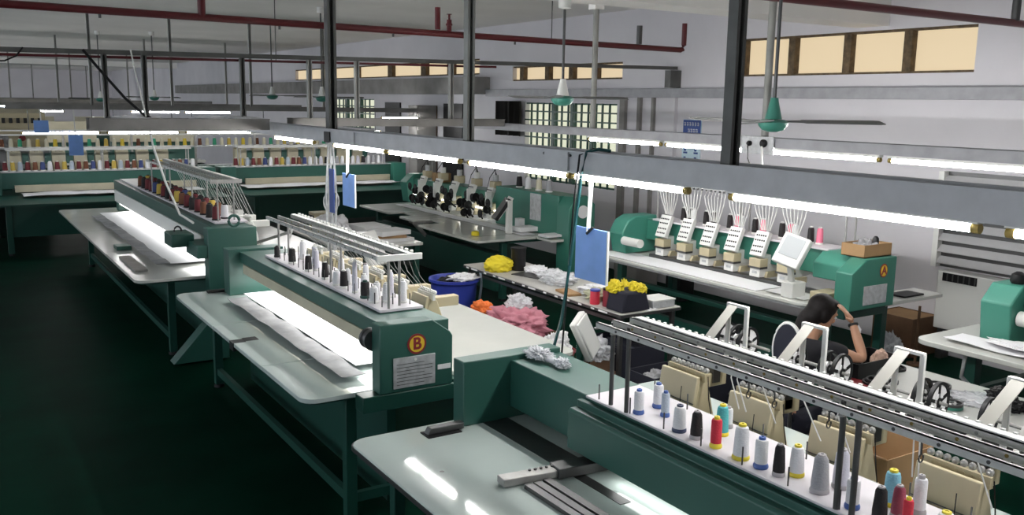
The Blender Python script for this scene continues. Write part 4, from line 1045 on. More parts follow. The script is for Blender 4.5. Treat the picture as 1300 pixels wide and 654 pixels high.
tag(crumple((5.36, 7.90, .80), (.13, .18, .05), 3, .35).build('white_rag', M_fabric), 'crumpled white rag beside the dark canister on the work table', 'rag')
tag(crumple((5.24, 7.36, .80), (.18, .26, .085), 4, .3).build('plastic_bag', M_plastic), 'pale crumpled plastic bag in the middle of the work table', 'bag')
tag(MB().obox((5.20, 7.78, .806), (.22,.36,.008), Matrix.Rotation(.3,3,'Z')).build('scissors_tray', M_dsteel), 'dark flat tray between the white rag and the plastic bag', 'tray')
tag(MB().obox((5.02, 6.86, .812), (.14,.28,.022), Matrix.Rotation(-.15,3,'Z')).build('notebook', M_card, bevel=.003), 'tan notebook lying on the work table edge', 'notebook')
tag(crumple((5.30, 6.78, .80), (.2, .2, .05), 8, .5).build('white_rag', M_fabric), 'flat white rag between the plastic bag and the tins', 'rag')
tag(crumple((5.12, 6.52, .80), (.12, .15, .07), 9, .6).build('pale_rag', mat('olive_rag', (.42,.42,.30), .9)), 'olive-tinged rag next to the red tin', 'rag')
def tin(x, y, h, r, m, lm, label):
    t = thing('tin', label, 'tin', (x, y, .8))
    MB().lathe([(r,.80),(r,.80+h),(r*.95,.80+h+.004)], (x,y,0), n=20).build('body', m, t)
    MB().lathe([(r*1.03,.80+h),(r*1.03,.80+h+.015),(r*.7,.80+h+.02)], (x,y,0), n=20).build('lid', lm, t)
tin(4.97, 6.38, .12, .045, mat('tin_red', (.55, .03, .06), .35), M_dblue, 'red tin with blue lid at the work table edge')
tin(5.02, 6.25, .15, .05, mat('tin_maroon', (.16, .01, .02), .35), M_black, 'dark red tin behind the dark blue bag')
bg = thing('fabric_bag', 'dark navy bag with yellow lining on the near end of the work table', 'bag', (5.08, 6.08, .8))
MB().prism([(4.93,.80),(4.97,.98),(5.20,.98),(5.26,.80)], 5.94, 6.18, 'y').build('bag_body', M_trouser, bg, bevel=.02)
crumple((5.0, 6.12, .955), (.075, .085, .08), 5, .3).build('lining', M_yel, bg)
crumple((5.16, 6.02, .955), (.08, .09, .065), 6, .3).build('lining', M_yel, bg)
tag(crumple((5.30, 6.33, .80), (.10, .08, .14), 7, .5).build('mixed_thread', M_yel), 'tangle of olive and yellow thread behind the navy bag', 'thread')
cx_ = thing('plastic_case', 'clear white plastic case at the near corner of the work table', 'case', (5.42, 6.05, .8))
MB().box(5.30, 5.56, 5.96, 6.18, .80, .86).build('case_body', M_name, cx_, bevel=.006); MB().box(5.295, 5.565, 5.955, 6.185, .861, .875).build('case_lid', M_white, cx_, bevel=.004)
tag(MB().obox((5.26, 5.99, .803), (.12,.14,.005), Matrix.Rotation(.2,3,'Z')).build('paper', M_paper), 'white paper sheet under the edge of the plastic case', 'paper')
# waste bin with rag, cloth strip, pink pile
bn = thing('waste_bin', 'tall blue plastic bin at the far end of the work table', 'bin', (4.70, 8.5, 0))
MB().lathe([(.19,0),(.20,.01),(.25,.68),(.275,.69),(.275,.72),(.25,.72),(.235,.70),(.19,.05)], (4.63,8.42,0), n=28).build('bin_body', M_dblue, bn)
tag(crumple((4.63, 8.42, .60), (.17, .17, .10), 2, .3).build('dark_bag', M_black), 'black liner bag filling the blue bin', 'bag')
tag(crumple((4.68, 8.30, .715), (.18, .13, .045), 12, .4).build('grey_rag', M_fabric), 'pale grey cloth draped over the blue bin rim', 'rag')
def strip(x, y): return (4.872+.012*math.sin(x*9), 8.25+.05*y-.02*x, .775-.62*x)
tag(sheet(0, 1, 0, 1, 0, 14, 4, strip, .0).build('cloth_strip', mat('pale_blue_strip', (.52, .60, .70), .8)), 'pale blue cloth strip hanging from the work table edge before the blue bin', 'cloth')
bxp = thing('storage_box', 'dark brown box under the pink cloth pile beside the work table', 'box', (4.45, 6.9, 0))
open_box(bxp, 4.17, 4.72, 6.62, 7.40, 0, .52, M_dcard)
MB().box(4.19, 4.70, 6.64, 7.38, .06, .49).build('contents', M_gcloth, bxp)
tag(crumple((4.44, 6.88, .50), (.27, .40, .15), 13, .32, 3.2).build('pink_cloth', M_pink), 'pile of pink cloth on the dark brown box beside the work table', 'cloth')
tag(crumple((4.33, 7.30, .56), (.12, .15, .11), 14, .3).build('orange_cloth', M_orange), 'orange cloth tucked in beside the pink pile', 'cloth')
tag(crumple((4.58, 7.05, .66), (.12, .16, .10), 15, .3).build('plastic_bag', M_plastic), 'clear plastic bag lying on the pink cloth pile', 'bag')
tag(crumple((2.80, 3.98, 1.205), (.12, .20, .075), 16, .5, 3.0).build('plastic_bag', M_plastic), 'crumpled clear plastic bag on top of the nearest green beam', 'bag') if False else None
pbag = MB(); pbag.soft = True; a_ = crumple((2.75, 4.02, 1.200), (.062, .092, .042), 16, .55, 3.0, 5); b_ = crumple((2.77, 3.82, 1.195), (.042, .05, .032), 17, .55, 3.0, 5)
pbag.add(a_.v, a_.f); pbag.add(b_.v, b_.f); pbag.bar((2.755,3.95,1.215),(2.77,3.85,1.21), .045, .02)
tag(pbag.build('plastic_bag', M_plastic), 'twisted clear plastic bag on top of the nearest green beam', 'bag')
# stool with red tub
rb = thing('red_tub', 'red tub holding white papers beside the white control panel', 'tub', (4.5, 6.25, 0))
MB().lathe([(.09,.26),(.13,.46),(.14,.46),(.14,.475),(.12,.475),(.08,.28)], (4.48,6.22,0), n=24).build('tub_body', M_badger, rb)
tag(crumple((4.46, 6.24, .42), (.13, .12, .16), 21, .4).build('white_papers', M_paper), 'crumpled white papers stuffed in the red tub', 'paper')
tag(crumple((4.78, 6.12, .38), (.16, .16, .14), 22, .45).build('grey_plastic', M_plastic), 'grey plastic wrapping behind the white control panel', 'bag')
sb = thing('wooden_stool', 'low dark stool under the red tub and plastic wrapping', 'stool', (4.6, 6.2, 0))
MB().box(4.32, 4.95, 6.0, 6.42, .225, .26).build('seat', M_dcard, sb)
MB().box(4.66, 4.9, 6.02, 6.24, .26, .385).build('side_tray', M_dcard, sb)
for x in (4.36, 4.91):
    for y in (6.04, 6.38): MB().box(x-.02, x+.02, y-.02, y+.02, 0, .225).build('leg', M_dcard, sb)
# dark things under / beside the work table end
for i, (x, y, w, d, h, m) in enumerate(((5.05, 5.55, .45, .35, .38, M_trouser), (5.55, 5.45, .4, .4, .5, M_trouser), (5.25, 6.3, .5, .6, .45, M_trouser))):
    b = thing('storage_crate', ('dark crate on the floor before the work table end', 'navy crate on the floor nearest the seated worker', 'navy sack-like crate under the work table')[i], 'crate', (x, y, 0))
    open_box(b, x-w/2, x+w/2, y-d/2, y+d/2, 0, h, m, .012, 'crate_body')
    crumple((x, y, h*.55), (w*.42, d*.42, h*.32), 30+i, .35).build('contents', M_gcloth if i == 0 else M_trouser, b)
mb = MB(); rr = random.Random(3); pts = []
for k in range(120):
    a = k*.42; r = .21+.03*math.sin(k*1.7); pts.append((5.55+r*math.cos(a), 4.95+r*math.sin(a), .02+.0022*k))
mb.tube(pts, .008, 6); tag(mb.build('cable_coil', M_black), 'coil of black cable on the floor behind the nearest machine', 'cable')
tag(MB().lathe([(.02,0),(.14,.0),(.17,.36),(.16,.36),(.13,.02)], (5.9, 5.2, 0), n=20).build('dark_bucket', M_black), 'black bucket on the green floor before machine A', 'bucket')

# ------------------------------------------------------------------ bench with sequin reels
be = thing('work_bench', 'pale bench with black reels where the person sits', 'table', (5.35, 2.6, 0))
bt = MB().prism(rrect(4.97, 5.72, .9, 3.98, .03), .77, .80).build('bench_top', M_tabw, be, bevel=.003)
MB().prism(rrect(4.965, 5.725, .895, 3.985, .03), .775, .79).build('edge_band', M_edge, bt)
for x, y in ((5.03, 3.9), (5.66, 3.9), (5.03, 1.0), (5.66, 1.0)): MB().box(x-.02, x+.02, y-.02, y+.02, 0, .77).build('leg', M_dsteel, be)
MB().box(5.02, 5.04, 1.02, 3.88, .70, .75).box(5.65, 5.67, 1.02, 3.88, .70, .75).build('apron', M_dsteel, be)
def reel(c, R, axis, label, group, t=.016, film=False, m=M_black):
    """open spoked sequin reel: two rims, spokes, hub"""
    root = thing('sequin_reel', label, 'reel', (0,0,0), group)
    def ring(r0_, r1_, h0, h1):
        n = 28; mb = MB(); vs = []; fs = []
        for r, h in ((r0_,h0),(r1_,h0),(r1_,h1),(r0_,h1)):
            for i in range(n):
                a = 2*PI*i/n; p = (r*math.cos(a), r*math.sin(a), h)
                vs.append(p)
        for k in range(4):
            for i in range(n): fs.append([k*n+i, k*n+(i+1)%n, ((k+1)%4)*n+(i+1)%n, ((k+1)%4)*n+i])
        return mb.add(vs, fs)
    mb = MB(); a = ring(R*.87, R, -t/2, t/2); mb.add(a.v, a.f); a = ring(R*.10, R*.24, -t/2, t/2); mb.add(a.v, a.f)
    for k in range(5):
        an = 2*PI*k/5+.3; mb.bar((R*.2*math.cos(an), R*.2*math.sin(an), 0), (R*.9*math.cos(an), R*.9*math.sin(an), 0), R*.17, t*.6)
    mb.build('reel_rim', m, root)
    a = ring(R*.24, R*.44, -t*.2, t*.3); a.build('hub_ring', M_paper, root)
    if film: ring(R*.45, R*.86, -t*.12, t*.12).build('sequin_film', M_paper, root)
    root.location = c
    if axis == 'y': root.rotation_euler = (PI/2, 0, .12)
    elif axis == 'x': root.rotation_euler = (PI/2, 0, PI/2)
    else: root.rotation_euler = (0, 0, random.random()*3)
    return root
GR = 'black reels on the sequin brackets'
wh = ['farthest', 'second', 'third', 'nearest']
for j, y in enumerate((3.02, 2.565, 2.10, 1.64)):
    for k, (dy, r_) in enumerate(((.02, .086), (.09, .084), (.27, .082)) if j else ((.12, .086), (.19, .084), (.26, .082))):
        reel((3.335, y+dy-.10, 1.435), r_, 'y', 'black spoked reel on the %s sequin bracket from far end, %s of three' % (('first','second','third','fourth')[j], ('near','middle','far')[k]), GR, film=(k != 1))
    MB().cyl((3.335, y-.12, 1.435),(3.335, y+.19, 1.435), .008, n=8).bar((3.335, y+.03, 1.435), (3.20, y-.01, 1.36), .02, .02).build('reel_axle', M_steel, fm)
GB_ = 'reels lying on the pale bench'
for i, (x, y, z, R, lab, m) in enumerate(((5.40, 3.30, .81, .085, 'grey open reel lying beside the upright reels on the bench', M_dsteel), (5.40, 3.28, .828, .08, 'upper grey open reel stacked on the bench', M_dsteel), (5.23, 3.16, .81, .075, 'black small reel lying between the grey and the teal reels', M_black), (5.13, 3.02, .81, .07, 'teal rimmed reel lying at the bench edge', M_mint), (5.13, 3.02, .828, .068, 'dark reel stacked on the teal one', M_dsteel), (5.55, 3.72, .81, .09, 'black reel lying behind the upright reels near the black box', M_black), (5.10, 3.50, .81, .10, 'black reel at the bottom of the pile before the black box', M_black), (5.10, 3.51, .828, .10, 'black reel in the middle of the pile before the black box', M_black), (5.11, 3.49, .846, .10, 'black reel on top of the pile before the black box', M_black))):
    reel((x, y, z), R, 'z', lab, GB_, m=m)
bb = thing('black_box', 'black open box on the bench by the worker elbow', 'box', (5.2, 3.8, .8))
open_box(bb, 5.06, 5.52, 3.64, 3.90, .80, .92, M_black)
tag(MB().obox((5.16, 3.70, .935), (.16,.05,.022), Matrix.Rotation(.5,3,'Z')).build('white_phone', M_white, bevel=.006), 'white flat gadget lying on the rim of the black box', 'gadget')
tag(crumple((5.42, 3.74, .81), (.07, .06, .10), 40, .2, 1.6).build('skin_coloured_cloth', mat('peach_cloth', (.62,.42,.33), .9)), 'peach cloth rising out of the black box', 'cloth')
tag(MB().obox((5.02, 3.60, .813), (.10,.16,.02), Matrix.Rotation(.2,3,'Z')).build('red_book', M_badger), 'dark red booklet on the bench below the elbow', 'book')
for i, (x, y) in enumerate(((5.58, 2.98), (5.42, 2.80))):
    tag(crumple((x, y, .802), (.09, .07, .05), 50+i, .35).build('black_pouch', M_black), ('black pouch on the far side of the bench', 'black pouch on the near side of the bench')[i], 'pouch')
tag(crumple((5.42, 3.0, .801), (.16, .2, .012), 52, .4).build('plastic_film', M_plastic), 'clear plastic film lying flat on the bench', 'film')

# ------------------------------------------------------------------ hanging boards, cables, hose
def board(x, y0, y1, z0, z1, label, clip=True):
    r = thing('hanging_board', label, 'board', (x, (y0+y1)/2, z1), 'blue boards hanging from the trays')
    MB().box(x-.006, x+.006, y0, y1, z0, z1).build('sheet', M_blue, r, bevel=.001)
    MB().box(x-.0068, x+.0062, y0-.004, y0+.006, z0, z1).build('pale_edge', M_white, r)
    MB().bar((x, (y0+y1)/2+.04, z1-.02), (x, (y0+y1)/2+.02, 2.21), .028, .006).build('strap', M_white, r)
    mb = MB().bar((x-.01,(y0+y1)/2+.04,z1-.035),(x-.01,(y0+y1)/2-.02,z1+.01), .014, .012); mb.build('clip', M_black, r)
    return r
board(3.27, 4.09, 4.40, 1.545, 1.865, 'large blue board hanging by a white strap over the work table')
board(3.27, 7.86, 8.16, 1.60, 1.91, 'blue board hanging by a white strap before the far cross machine')
for i, (x, z0, z1) in enumerate(((1.99, 1.60, 1.94), (1.49, 1.97, 2.18))):
    r = thing('hanging_board', ('small far blue board hanging above the cones of the cross machine', 'smallest far blue board beside the pale tall machine')[i], 'board', (x, 16.75, z1), 'blue boards hanging from the trays')
    MB().box(x-.11, x+.11, 16.74, 16.752, z0, z1).build('sheet', M_blue, r)
    MB().bar((x, 16.746, z1), (x, 16.81, 2.37), .02, .006).build('strap', M_white, r)
tag(MB().box(3.245, 3.252, 8.34, 8.46, 1.50, 1.93).build('notice_card', M_signb), 'dark notice card hanging behind the cable bundle', 'card')
MBh = MB(); MBh.tube([(3.24,4.06,2.335),(3.17,4.08,2.345),(3.10,4.10,2.33),(3.075,4.11,2.2),(3.09,4.16,2.0),(3.10,4.23,1.66),(3.12,4.33,1.3),(3.14,4.47,1.0),(3.2,4.62,.86)], .010, 8)
tag(MBh.build('air_hose', mat('teal_hose', (.02,.10,.11), .3)), 'dark teal air hose dropping from the tray in front of the large blue board', 'hose')
MBh = MB(); MBh.tube([(3.24,4.11,2.335),(3.17,4.13,2.345),(3.09,4.15,2.31),(3.085,4.19,2.0),(3.12,4.28,1.5),(3.25,4.5,.95),(3.4,4.65,.01)], .006, 6)
tag(MBh.build('black_cable', M_black), 'thin black cable dropping beside the teal hose', 'cable')
MBh = MB()
rr = random.Random(5)
for k in range(6):
    a = k*PI/3; pts = []
    for j in range(12):
        t = j/11; z = 2.2-2.2*t
        pts.append((3.28+(.03-.02*t)*math.cos(a)+.03*math.sin(t*7+k), 8.5+(.03-.02*t)*math.sin(a)+.03*math.cos(t*6+k), z))
    MBh.tube(pts, .009, 6)
MBh.tube([(3.28+.08*math.cos(a*PI/8), 8.5, 1.60+.11*math.sin(a*PI/8)) for a in range(17)], .007, 6)
cbd = MBh.build('cable_bundle', M_name); tag(cbd, 'bundle of grey cables dropping from the aisle tray beside the dark pole', 'cable')
so = thing('socket_box', 'small socket box with plugs hanging at the aisle tray pole', 'socket', (3.2, 8.1, 2.2))
MB().box(3.10, 3.112, 8.06, 8.2, 2.2, 2.30).build('box', M_black, so); 
MBh = MB(); MBh.tube([(1.26,9.68,3.03),(1.4,9.7,2.85),(1.62,9.72,2.58),(1.80,9.74,2.41),(1.86,9.76,2.385)], .014, 7); tag(MBh.build('black_cable', M_black), 'slanting black cable from the high channel down to the cross tray', 'cable')
MBh = MB(); MBh.tube([(1.69,9.68,3.05),(1.74,9.7,2.75),(1.81,9.72,2.40)], .008, 6); tag(MBh.build('white_cable', M_white), 'slanting white cord from the high channel down to the cross tray', 'cable')
MBh = MB(); MBh.tube([(.76,9.76,3.03),(.70,9.72,2.95),(.6,9.7,2.90),(.45,9.7,2.89)], .008, 6); tag(MBh.build('black_cable', M_black), 'short drooping black cable at the upper corner of the frame', 'cable')
for i, (x, w) in enumerate(((1.75, .25), (2.45, .2), (2.8, .22))):
    tag(crumple((x, 9.8, 2.36), (w, .07, .035), 60+i, .4).build('white_cloth', M_fabric), ('first', 'second', 'third')[i] + ' white cloth scrap lying on the dark cross tray from the aisle side', 'cloth')
MBh = MB(); MBh.tube([(1.84,9.82,2.38),(1.86,9.7,2.1),(1.95,9.66,1.75),(2.08,9.66,1.4),(2.15,9.4,1.34)], .012, 6); tag(MBh.build('white_cable', M_white), 'white cable hanging down to the end post of the machine behind B', 'cable')
# electrical box with plugs on wall-side tray
eb = thing('socket_box', 'white socket box with two black plugs below the nearest fan', 'socket', (6.0, 5.6, 2.28))
MB().box(6.04, 6.058, 5.36, 5.72, 2.19, 2.345).build('back_box', M_name, eb, bevel=.004)
MB().lathe([(.022,0),(.024,-.02),(.014,-.035)], (6.04, 5.62, 2.28), 'x', n=14).build('plug', M_black, eb)
MB().lathe([(.034,0),(.036,-.02),(.02,-.035)], (6.04, 5.46, 2.285), 'x', n=14).build('plug', M_black, eb)
mb = MB(); mb.tube([(6.01,5.46,2.26),(6.0,5.44,2.16),(6.0,5.40,1.95)], .010, 6); mb.build('plug_cable', M_white, eb)
mb = MB(); mb.tube([(6.01,5.62,2.26),(6.0,5.60,2.15),(6.0,5.50,1.98)], .006, 6); mb.build('plug_cable', M_black, eb)

# ------------------------------------------------------------------ on the wall
po = thing('wall_notice', 'blue and white printed notice on the wall behind the tube lights', 'notice', (XW, 9.46, 2.1))
MB().box(XW-.012, XW, 9.28, 9.64, 1.78, 2.40).build('notice_sheet', M_signw, po)
MB().box(XW-.014, XW-.0122, 9.285, 9.635, 2.20, 2.395).build('blue_header', M_signb, po)
mb = MB(); rr = random.Random(11)
for r, (z, n, w, a) in enumerate(((2.335, 6, .034, 9.60), (2.245, 4, .044, 9.52))):
    for k in range(n):
        y = a-.052*k
        mb.box(XW-.0155, XW-.0142, y-w/2, y+w/2, z+.018, z+.024).box(XW-.0155, XW-.0142, y-.003, y+.003, z-.024, z+.03).box(XW-.0155, XW-.0142, y-w/2, y-w/2+.006, z-.02, z+.012).box(XW-.0155, XW-.0142, y-w/2, y+w/2, z-.012, z-.006)
mb.build('header_lettering', M_paper, po)
mb = MB()
for k, (y, z) in enumerate(((9.57, 2.13), (9.36, 2.13), (9.57, 1.96), (9.36, 1.96), (9.57, 1.84), (9.36, 1.84))):
    mb.box(XW-.0155, XW-.0122, y-.04, y+.04, z-.035, z-.01).box(XW-.0155, XW-.0122, y-.012, y+.03, z, z+.04)
mb.build('pictogram', M_signb, po)
sh = struct(MB().box(XW-.02, XW, 3.2, 5.60, .95, 1.96).build('window_6', M_dsteel))
mb = MB()
for k in range(8):
    z = .99+.122*k
    mb.prism([(XW-.095,z),(XW-.10,z+.008),(XW-.035,z+.075),(XW-.03,z+.067)], 3.2, 5.57, 'y')
mb.each('shutter_slat', M_slat, sh); MB().box(XW-.10, XW, 5.57, 5.63, .95, 1.96).build('window_frame', M_white, sh)
cab = thing('air_cooler_cabinet', 'white metal cabinet with a dark grille slot under the louvred shutter', 'cabinet', (8.9, 5, 0))
MB().box(8.78, 8.975, 4.35, 5.46, .33, .94).build('cabinet_body', M_white, cab, bevel=.008)
gr = MB().box(8.772, 8.779, 5.03, 5.40, .84, .925).build('grille', M_black, cab)
mb = MB()
for k in range(6): mb.box(8.769, 8.772, 5.04+.06*k, 5.055+.06*k, .845, .92)
mb.build('grille_bar', M_dsteel, gr)
for y in (4.42, 5.39): MB().box(8.8, 8.95, y-.03, y+.03, 0, .33).build('leg', M_dsteel, cab)
cbx = thing('cardboard_box', 'brown cardboard box on the floor against the white wall', 'box', (8.7, 5.8, 0))
open_box(cbx, 8.52, 8.97, 5.52, 6.0, 0, .42, M_dcard)
mb = MB().bar((8.53,5.52,.425),(8.53,6.0,.425), .2, .006); MB().box(8.53, 8.96, 5.53, 5.99, .40, .412).build('closed_flap', M_card, cbx)
tag(crumple((8.2, 5.55, 0), (.14, .12, .22), 70, .4).build('plastic_bottles', M_plastic), 'clear plastic bottles in a bag beside the brown cardboard box', 'bag')
tag(MB().cyl((8.35,5.35,0),(8.35,5.35,.62), .014, n=8).cyl((8.35,5.35,0),(8.35,5.35,.02), .08, n=14).build('dark_rod_stand', M_dcard), 'thin dark rod standing before the brown cardboard box', 'rod')
tag(MB().box(7.55, 7.85, 5.0, 5.18, .852, .868).build('tablet', M_black, bevel=.003), 'black flat item on the side shelf of machine A', 'tablet')
pc = thing('small_picture', 'small framed red picture low on the wall behind machine A', 'picture', (XW, 6.9, 1.4))
MB().box(XW-.015, XW, 7.55, 7.78, 1.44, 1.60).build('frame', M_dcard, pc); MB().box(XW-.017, XW-.015, 7.575, 7.755, 1.465, 1.575).build('sheet', M_pink, pc)
tag(MB().box(8.2, 8.6, 9.6, 10.1, 0, .95).build('grey_cabinet', M_conc, bevel=.01), 'grey cabinet standing at the far end of machine A', 'cabinet')
tag(MB().box(8.25, 8.5, 8.75, 9.05, 0, .9).build('dark_bin', M_black, bevel=.01), 'dark bin between the grey cabinet and machine A', 'bin')
# items around the far aisle-side: white table with papers between row machines and sequin machine
pt = thing('paper_table', 'low table piled with papers and cloths between the machine rows', 'table', (4.7, 11, 0))
MB().prism(rrect(4.1, 5.25, 10.35, 12.4, .05), .76, .79).build('table_top', M_tabw, pt)
for x, y in ((4.18, 10.43), (5.17, 10.43), (4.18, 12.3), (5.17, 12.3)): MB().box(x-.03, x+.03, y-.03, y+.03, 0, .76).build('leg', M_dgreen, pt)
for i, (x, y, w, d, h, m) in enumerate(((4.95, 10.75, .5, .4, .04, M_paper), (4.92, 10.8, .44, .36, .035, M_card), (4.95, 10.78, .46, .34, .06, M_paper), (4.9, 11.3, .4, .5, .14, M_paper))):
    z = .79 + (0, .04, .075, 0)[i]
    tag(MB().obox((x,y,z+h/2), (w,d,h), Matrix.Rotation((.1,-.12,.2,0.05)[i],3,'Z')).build('paper_stack', m, bevel=.004), ('bottom white paper stack on the low table', 'tan folder between the paper stacks on the low table', 'top white paper stack on the low table', 'thick white paper stack at the back of the low table')[i], 'paper')
tag(crumple((4.42, 11.45, .79), (.24, .40, .20), 80, .25).build('white_cloth', M_fabric), 'heap of white cloth on the low table between the rows', 'cloth')
tag(crumple((4.42, 10.65, .79), (.22, .18, .11), 81, .25).build('white_cloth', M_fabric), 'smaller heap of white cloth at the near edge of the low table', 'cloth')
bx = thing('speaker_box', 'small beige box with a dark opening behind the white cloth heap', 'box', (4.5, 12.2, .79))
MB().box(4.42, 4.68, 12.1, 12.35, .79, 1.02).build('box_body', M_beige, bx, bevel=.006); MB().box(4.412, 4.42, 12.13, 12.32, .84, .98).build('dark_opening', M_black, bx)
cp = thing('operator_console', 'beige tilted control panel behind the rails of the B machine', 'console', (3.87, 9.05, 0))
MB().cyl((3.95,9.0,0),(3.95,9.0,.85), .03).cyl((3.95,9.0,0),(3.95,9.0,.03), .12, n=16).build('post', M_green, cp)
Rk = Matrix.Rotation(math.radians(-60), 3, 'Z') @ Matrix.Rotation(math.radians(-30), 3, 'Y')
hk = MB().obox((3.93,9.0,1.0), (.06,.32,.40), Rk).build('housing', M_white, cp, bevel=.012)
MB().obox(Vector((3.93,9.0,1.0)) + Rk @ Vector((-.033,0,0)), (.008,.25,.33), Rk).build('rear_recess', M_cream, hk)

# ------------------------------------------------------------------ seated worker
def skin_obj(verts, edges, radii, root_i, lv=2):
    me = bpy.data.meshes.new('tmp'); me.from_pydata(verts, edges, [])
    o = bpy.data.objects.new('tmp', me); C.objects.link(o)
    sk = o.modifiers.new('s', 'SKIN'); sk.use_smooth_shade = True
    for i, r in enumerate(radii):
        d = me.skin_vertices[0].data[i]; rr_ = r if isinstance(r, tuple) else (r, r); d.radius = rr_; d.use_root = (i == root_i)
    ss = o.modifiers.new('d', 'SUBSURF'); ss.levels = lv; ss.render_levels = lv
    bpy.context.view_layer.update()
    m2 = bpy.data.meshes.new_from_object(o.evaluated_get(bpy.context.evaluated_depsgraph_get()))
    bpy.data.objects.remove(o)
    mb = MB(); mb.v = [tuple(v.co) for v in m2.vertices]; mb.f = [list(p.vertices) for p in m2.polygons]
    return mb
class Sk:
    def __init__(s): s.v = []; s.e = []; s.r = []
    def n(s, p, r, par=None):
        s.v.append(tuple(p)); s.r.append(r)
        if par is not None: s.e.append((par, len(s.v)-1))
        return len(s.v)-1
    def chain(s, pts, par=None):
        for p, r in pts: par = s.n(p, r, par)
        return par
    def mb(s, root=0, lv=2): return skin_obj(s.v, s.e, s.r, root, lv)
person = thing('person', 'seated dark-haired person in a black shirt resting head on hand at the bench', 'person', (4.66, 3.95, 0))
Pel, Sp1, Sp2, Ch, Nk = (4.63,3.92,.53), (4.65,3.91,.68), (4.70,3.90,.83), (4.79,3.89,.97), (4.88,3.89,1.085)
Hd = Vector((4.985, 3.90, 1.225))
ShR, ShL = (4.845,3.745,1.035), (4.865,4.065,1.035)
ElR, WrR = (5.055,3.60,.965), (5.085,3.735,1.19)
ElL, WrL = (5.07,4.09,.93), (5.13,3.98,1.12)
HipR, HipL = (4.66,3.83,.52), (4.66,4.01,.52)
KnR, KnL = (5.04,3.80,.54), (5.04,4.06,.54)
AnR, AnL = (5.05,3.80,.10), (5.05,4.06,.10)
b = Sk(); p0 = b.n(Pel, (.12,.10)); p1 = b.n(Sp1, (.105,.085), p0); p2 = b.n(Sp2, (.11,.085), p1); p3 = b.n(Ch, (.12,.085), p2); p4 = b.n(Nk, .048, p3); p5 = b.n(Hd-Vector((.03,0,.07)), .045, p4)
for S_, E_, W_ in ((ShR,ElR,WrR),(ShL,ElL,WrL)):
    b.chain([(S_,.052),(tuple(.5*(Vector(S_)+Vector(E_))),.044),(E_,.036),(tuple(.5*(Vector(E_)+Vector(W_))),.035),(W_,.025)], p3)
for H_, K_, A_ in ((HipR,KnR,AnR),(HipL,KnL,AnL)):
    q = b.chain([(H_,.085),(tuple(.5*(Vector(H_)+Vector(K_))),.075),(K_,.058),(tuple(.5*(Vector(K_)+Vector(A_))),.050),(A_,.036)], p0)
    b.chain([((A_[0]+.09,A_[1],.05),.034),((A_[0]+.17,A_[1],.035),.026)], q)
body = b.mb()
# head: skull, jaw, nose, ears, lips; facing +X, tilted down
face_dir = Vector((math.cos(math.radians(-22))*.92, math.sin(math.radians(-22))*.92, -.39)).normalized()
side = face_dir.cross(Vector((0,0,1))).normalized(); hup = side.cross(face_dir).normalized()
RH = Matrix((face_dir, -side, hup)).transposed()
def ell(mb, c, s, n=20):
    prof = [(max(1e-4, math.sin(PI*k/n)), -math.cos(PI*k/n)) for k in range(n+1)]
    t = MB().lathe(prof, n=24)
    mb.add([Hd + RH @ Vector((c[0]+v[0]*s[0], c[1]+v[1]*s[1], c[2]+v[2]*s[2])) for v in t.v], t.f)
ell(body, (-.005,0,.025), (.095,.076,.092)); ell(body, (.022,0,-.045), (.066,.058,.065)); ell(body, (.055,0,-.085), (.026,.03,.022))
ell(body, (.093,0,-.018), (.020,.012,.020)); ell(body, (.088,0,.005), (.012,.009,.03)); ell(body, (.082,0,-.058), (.012,.022,.008)); ell(body, (.08,0,.03), (.014,.05,.012))
for s in (-1, 1): ell(body, (-.008,s*.078,-.012), (.018,.009,.03))
# hands: palm + five fingers
def hand(wr, dirv, palm_n, curl, thumb_side):
    d = Vector(dirv).normalized(); n = Vector(palm_n).normalized(); s = d.cross(n).normalized()*thumb_side
    h = Sk(); w = h.n(wr, .024); pm = h.n(Vector(wr)+d*.045, (.030,.018), w)
    for k, (o_, L) in enumerate(((.030,.066),(.011,.075),(-.010,.070),(-.029,.055))):
        a = Vector(wr)+d*.088+s*o_; 
        dd = d
        q = h.n(a, .0098, pm); pts = [a]
        for j, f_ in enumerate((.45, .32, .23)):
            dd = (dd + n*curl*(j+1)*.5).normalized(); a = a + dd*(L*f_); q = h.n(a, .0092-.0008*j, q)
    a = Vector(wr)+d*.03+s*.034; q = h.n(a, .011, pm)
    for j in range(2):
        a = a + (d*.7+s*.6+n*.25).normalized()*.028; q = h.n(a, .0105-.001*j, q)
    return h.mb(0, 2)
hR = hand(WrR, Vector((4.995,3.795,1.30))-Vector(WrR)+Vector((-.02,0,.06)), (-.7,.7,.1), .35, 1); body.add(hR.v, hR.f)
hL = hand(WrL, Vector((5.075,3.90,1.19))-Vector(WrL), (-.8,-.3,.3), .45, -1); body.add(hL.v, hL.f)
bo = body.build('body', M_skin, person)
rmod = bo.modifiers.new('r', 'REMESH'); rmod.mode = 'VOXEL'; rmod.voxel_size = .0055; rmod.use_smooth_shade = True
smo = bo.modifiers.new('s', 'SMOOTH'); smo.factor = .5; smo.iterations = 2
for s in (-1, 1):
    mb = MB(); ell(mb, (.083,s*.032,.008), (.010,.013,.008), 10); e = mb.build('eye', M_paper, bo)
    mb = MB(); ell(mb, (.092,s*.032,.006), (.003,.006,.006), 8); mb.build('iris', M_black, e)
hair = MB()
ell(hair, (-.022,0,.040), (.100,.089,.094)); ell(hair, (-.062,.0,-.035), (.066,.080,.095)); ell(hair, (-.085,.03,-.10), (.045,.060,.10)); ell(hair, (-.095,.04,-.17), (.03,.045,.07)); ell(hair, (.03,0,.088), (.062,.07,.034))
for s in (-1, 1): ell(hair, (-.012,s*.072,-.0), (.04,.022,.06))
ho = hair.build('hair', M_hair, person)
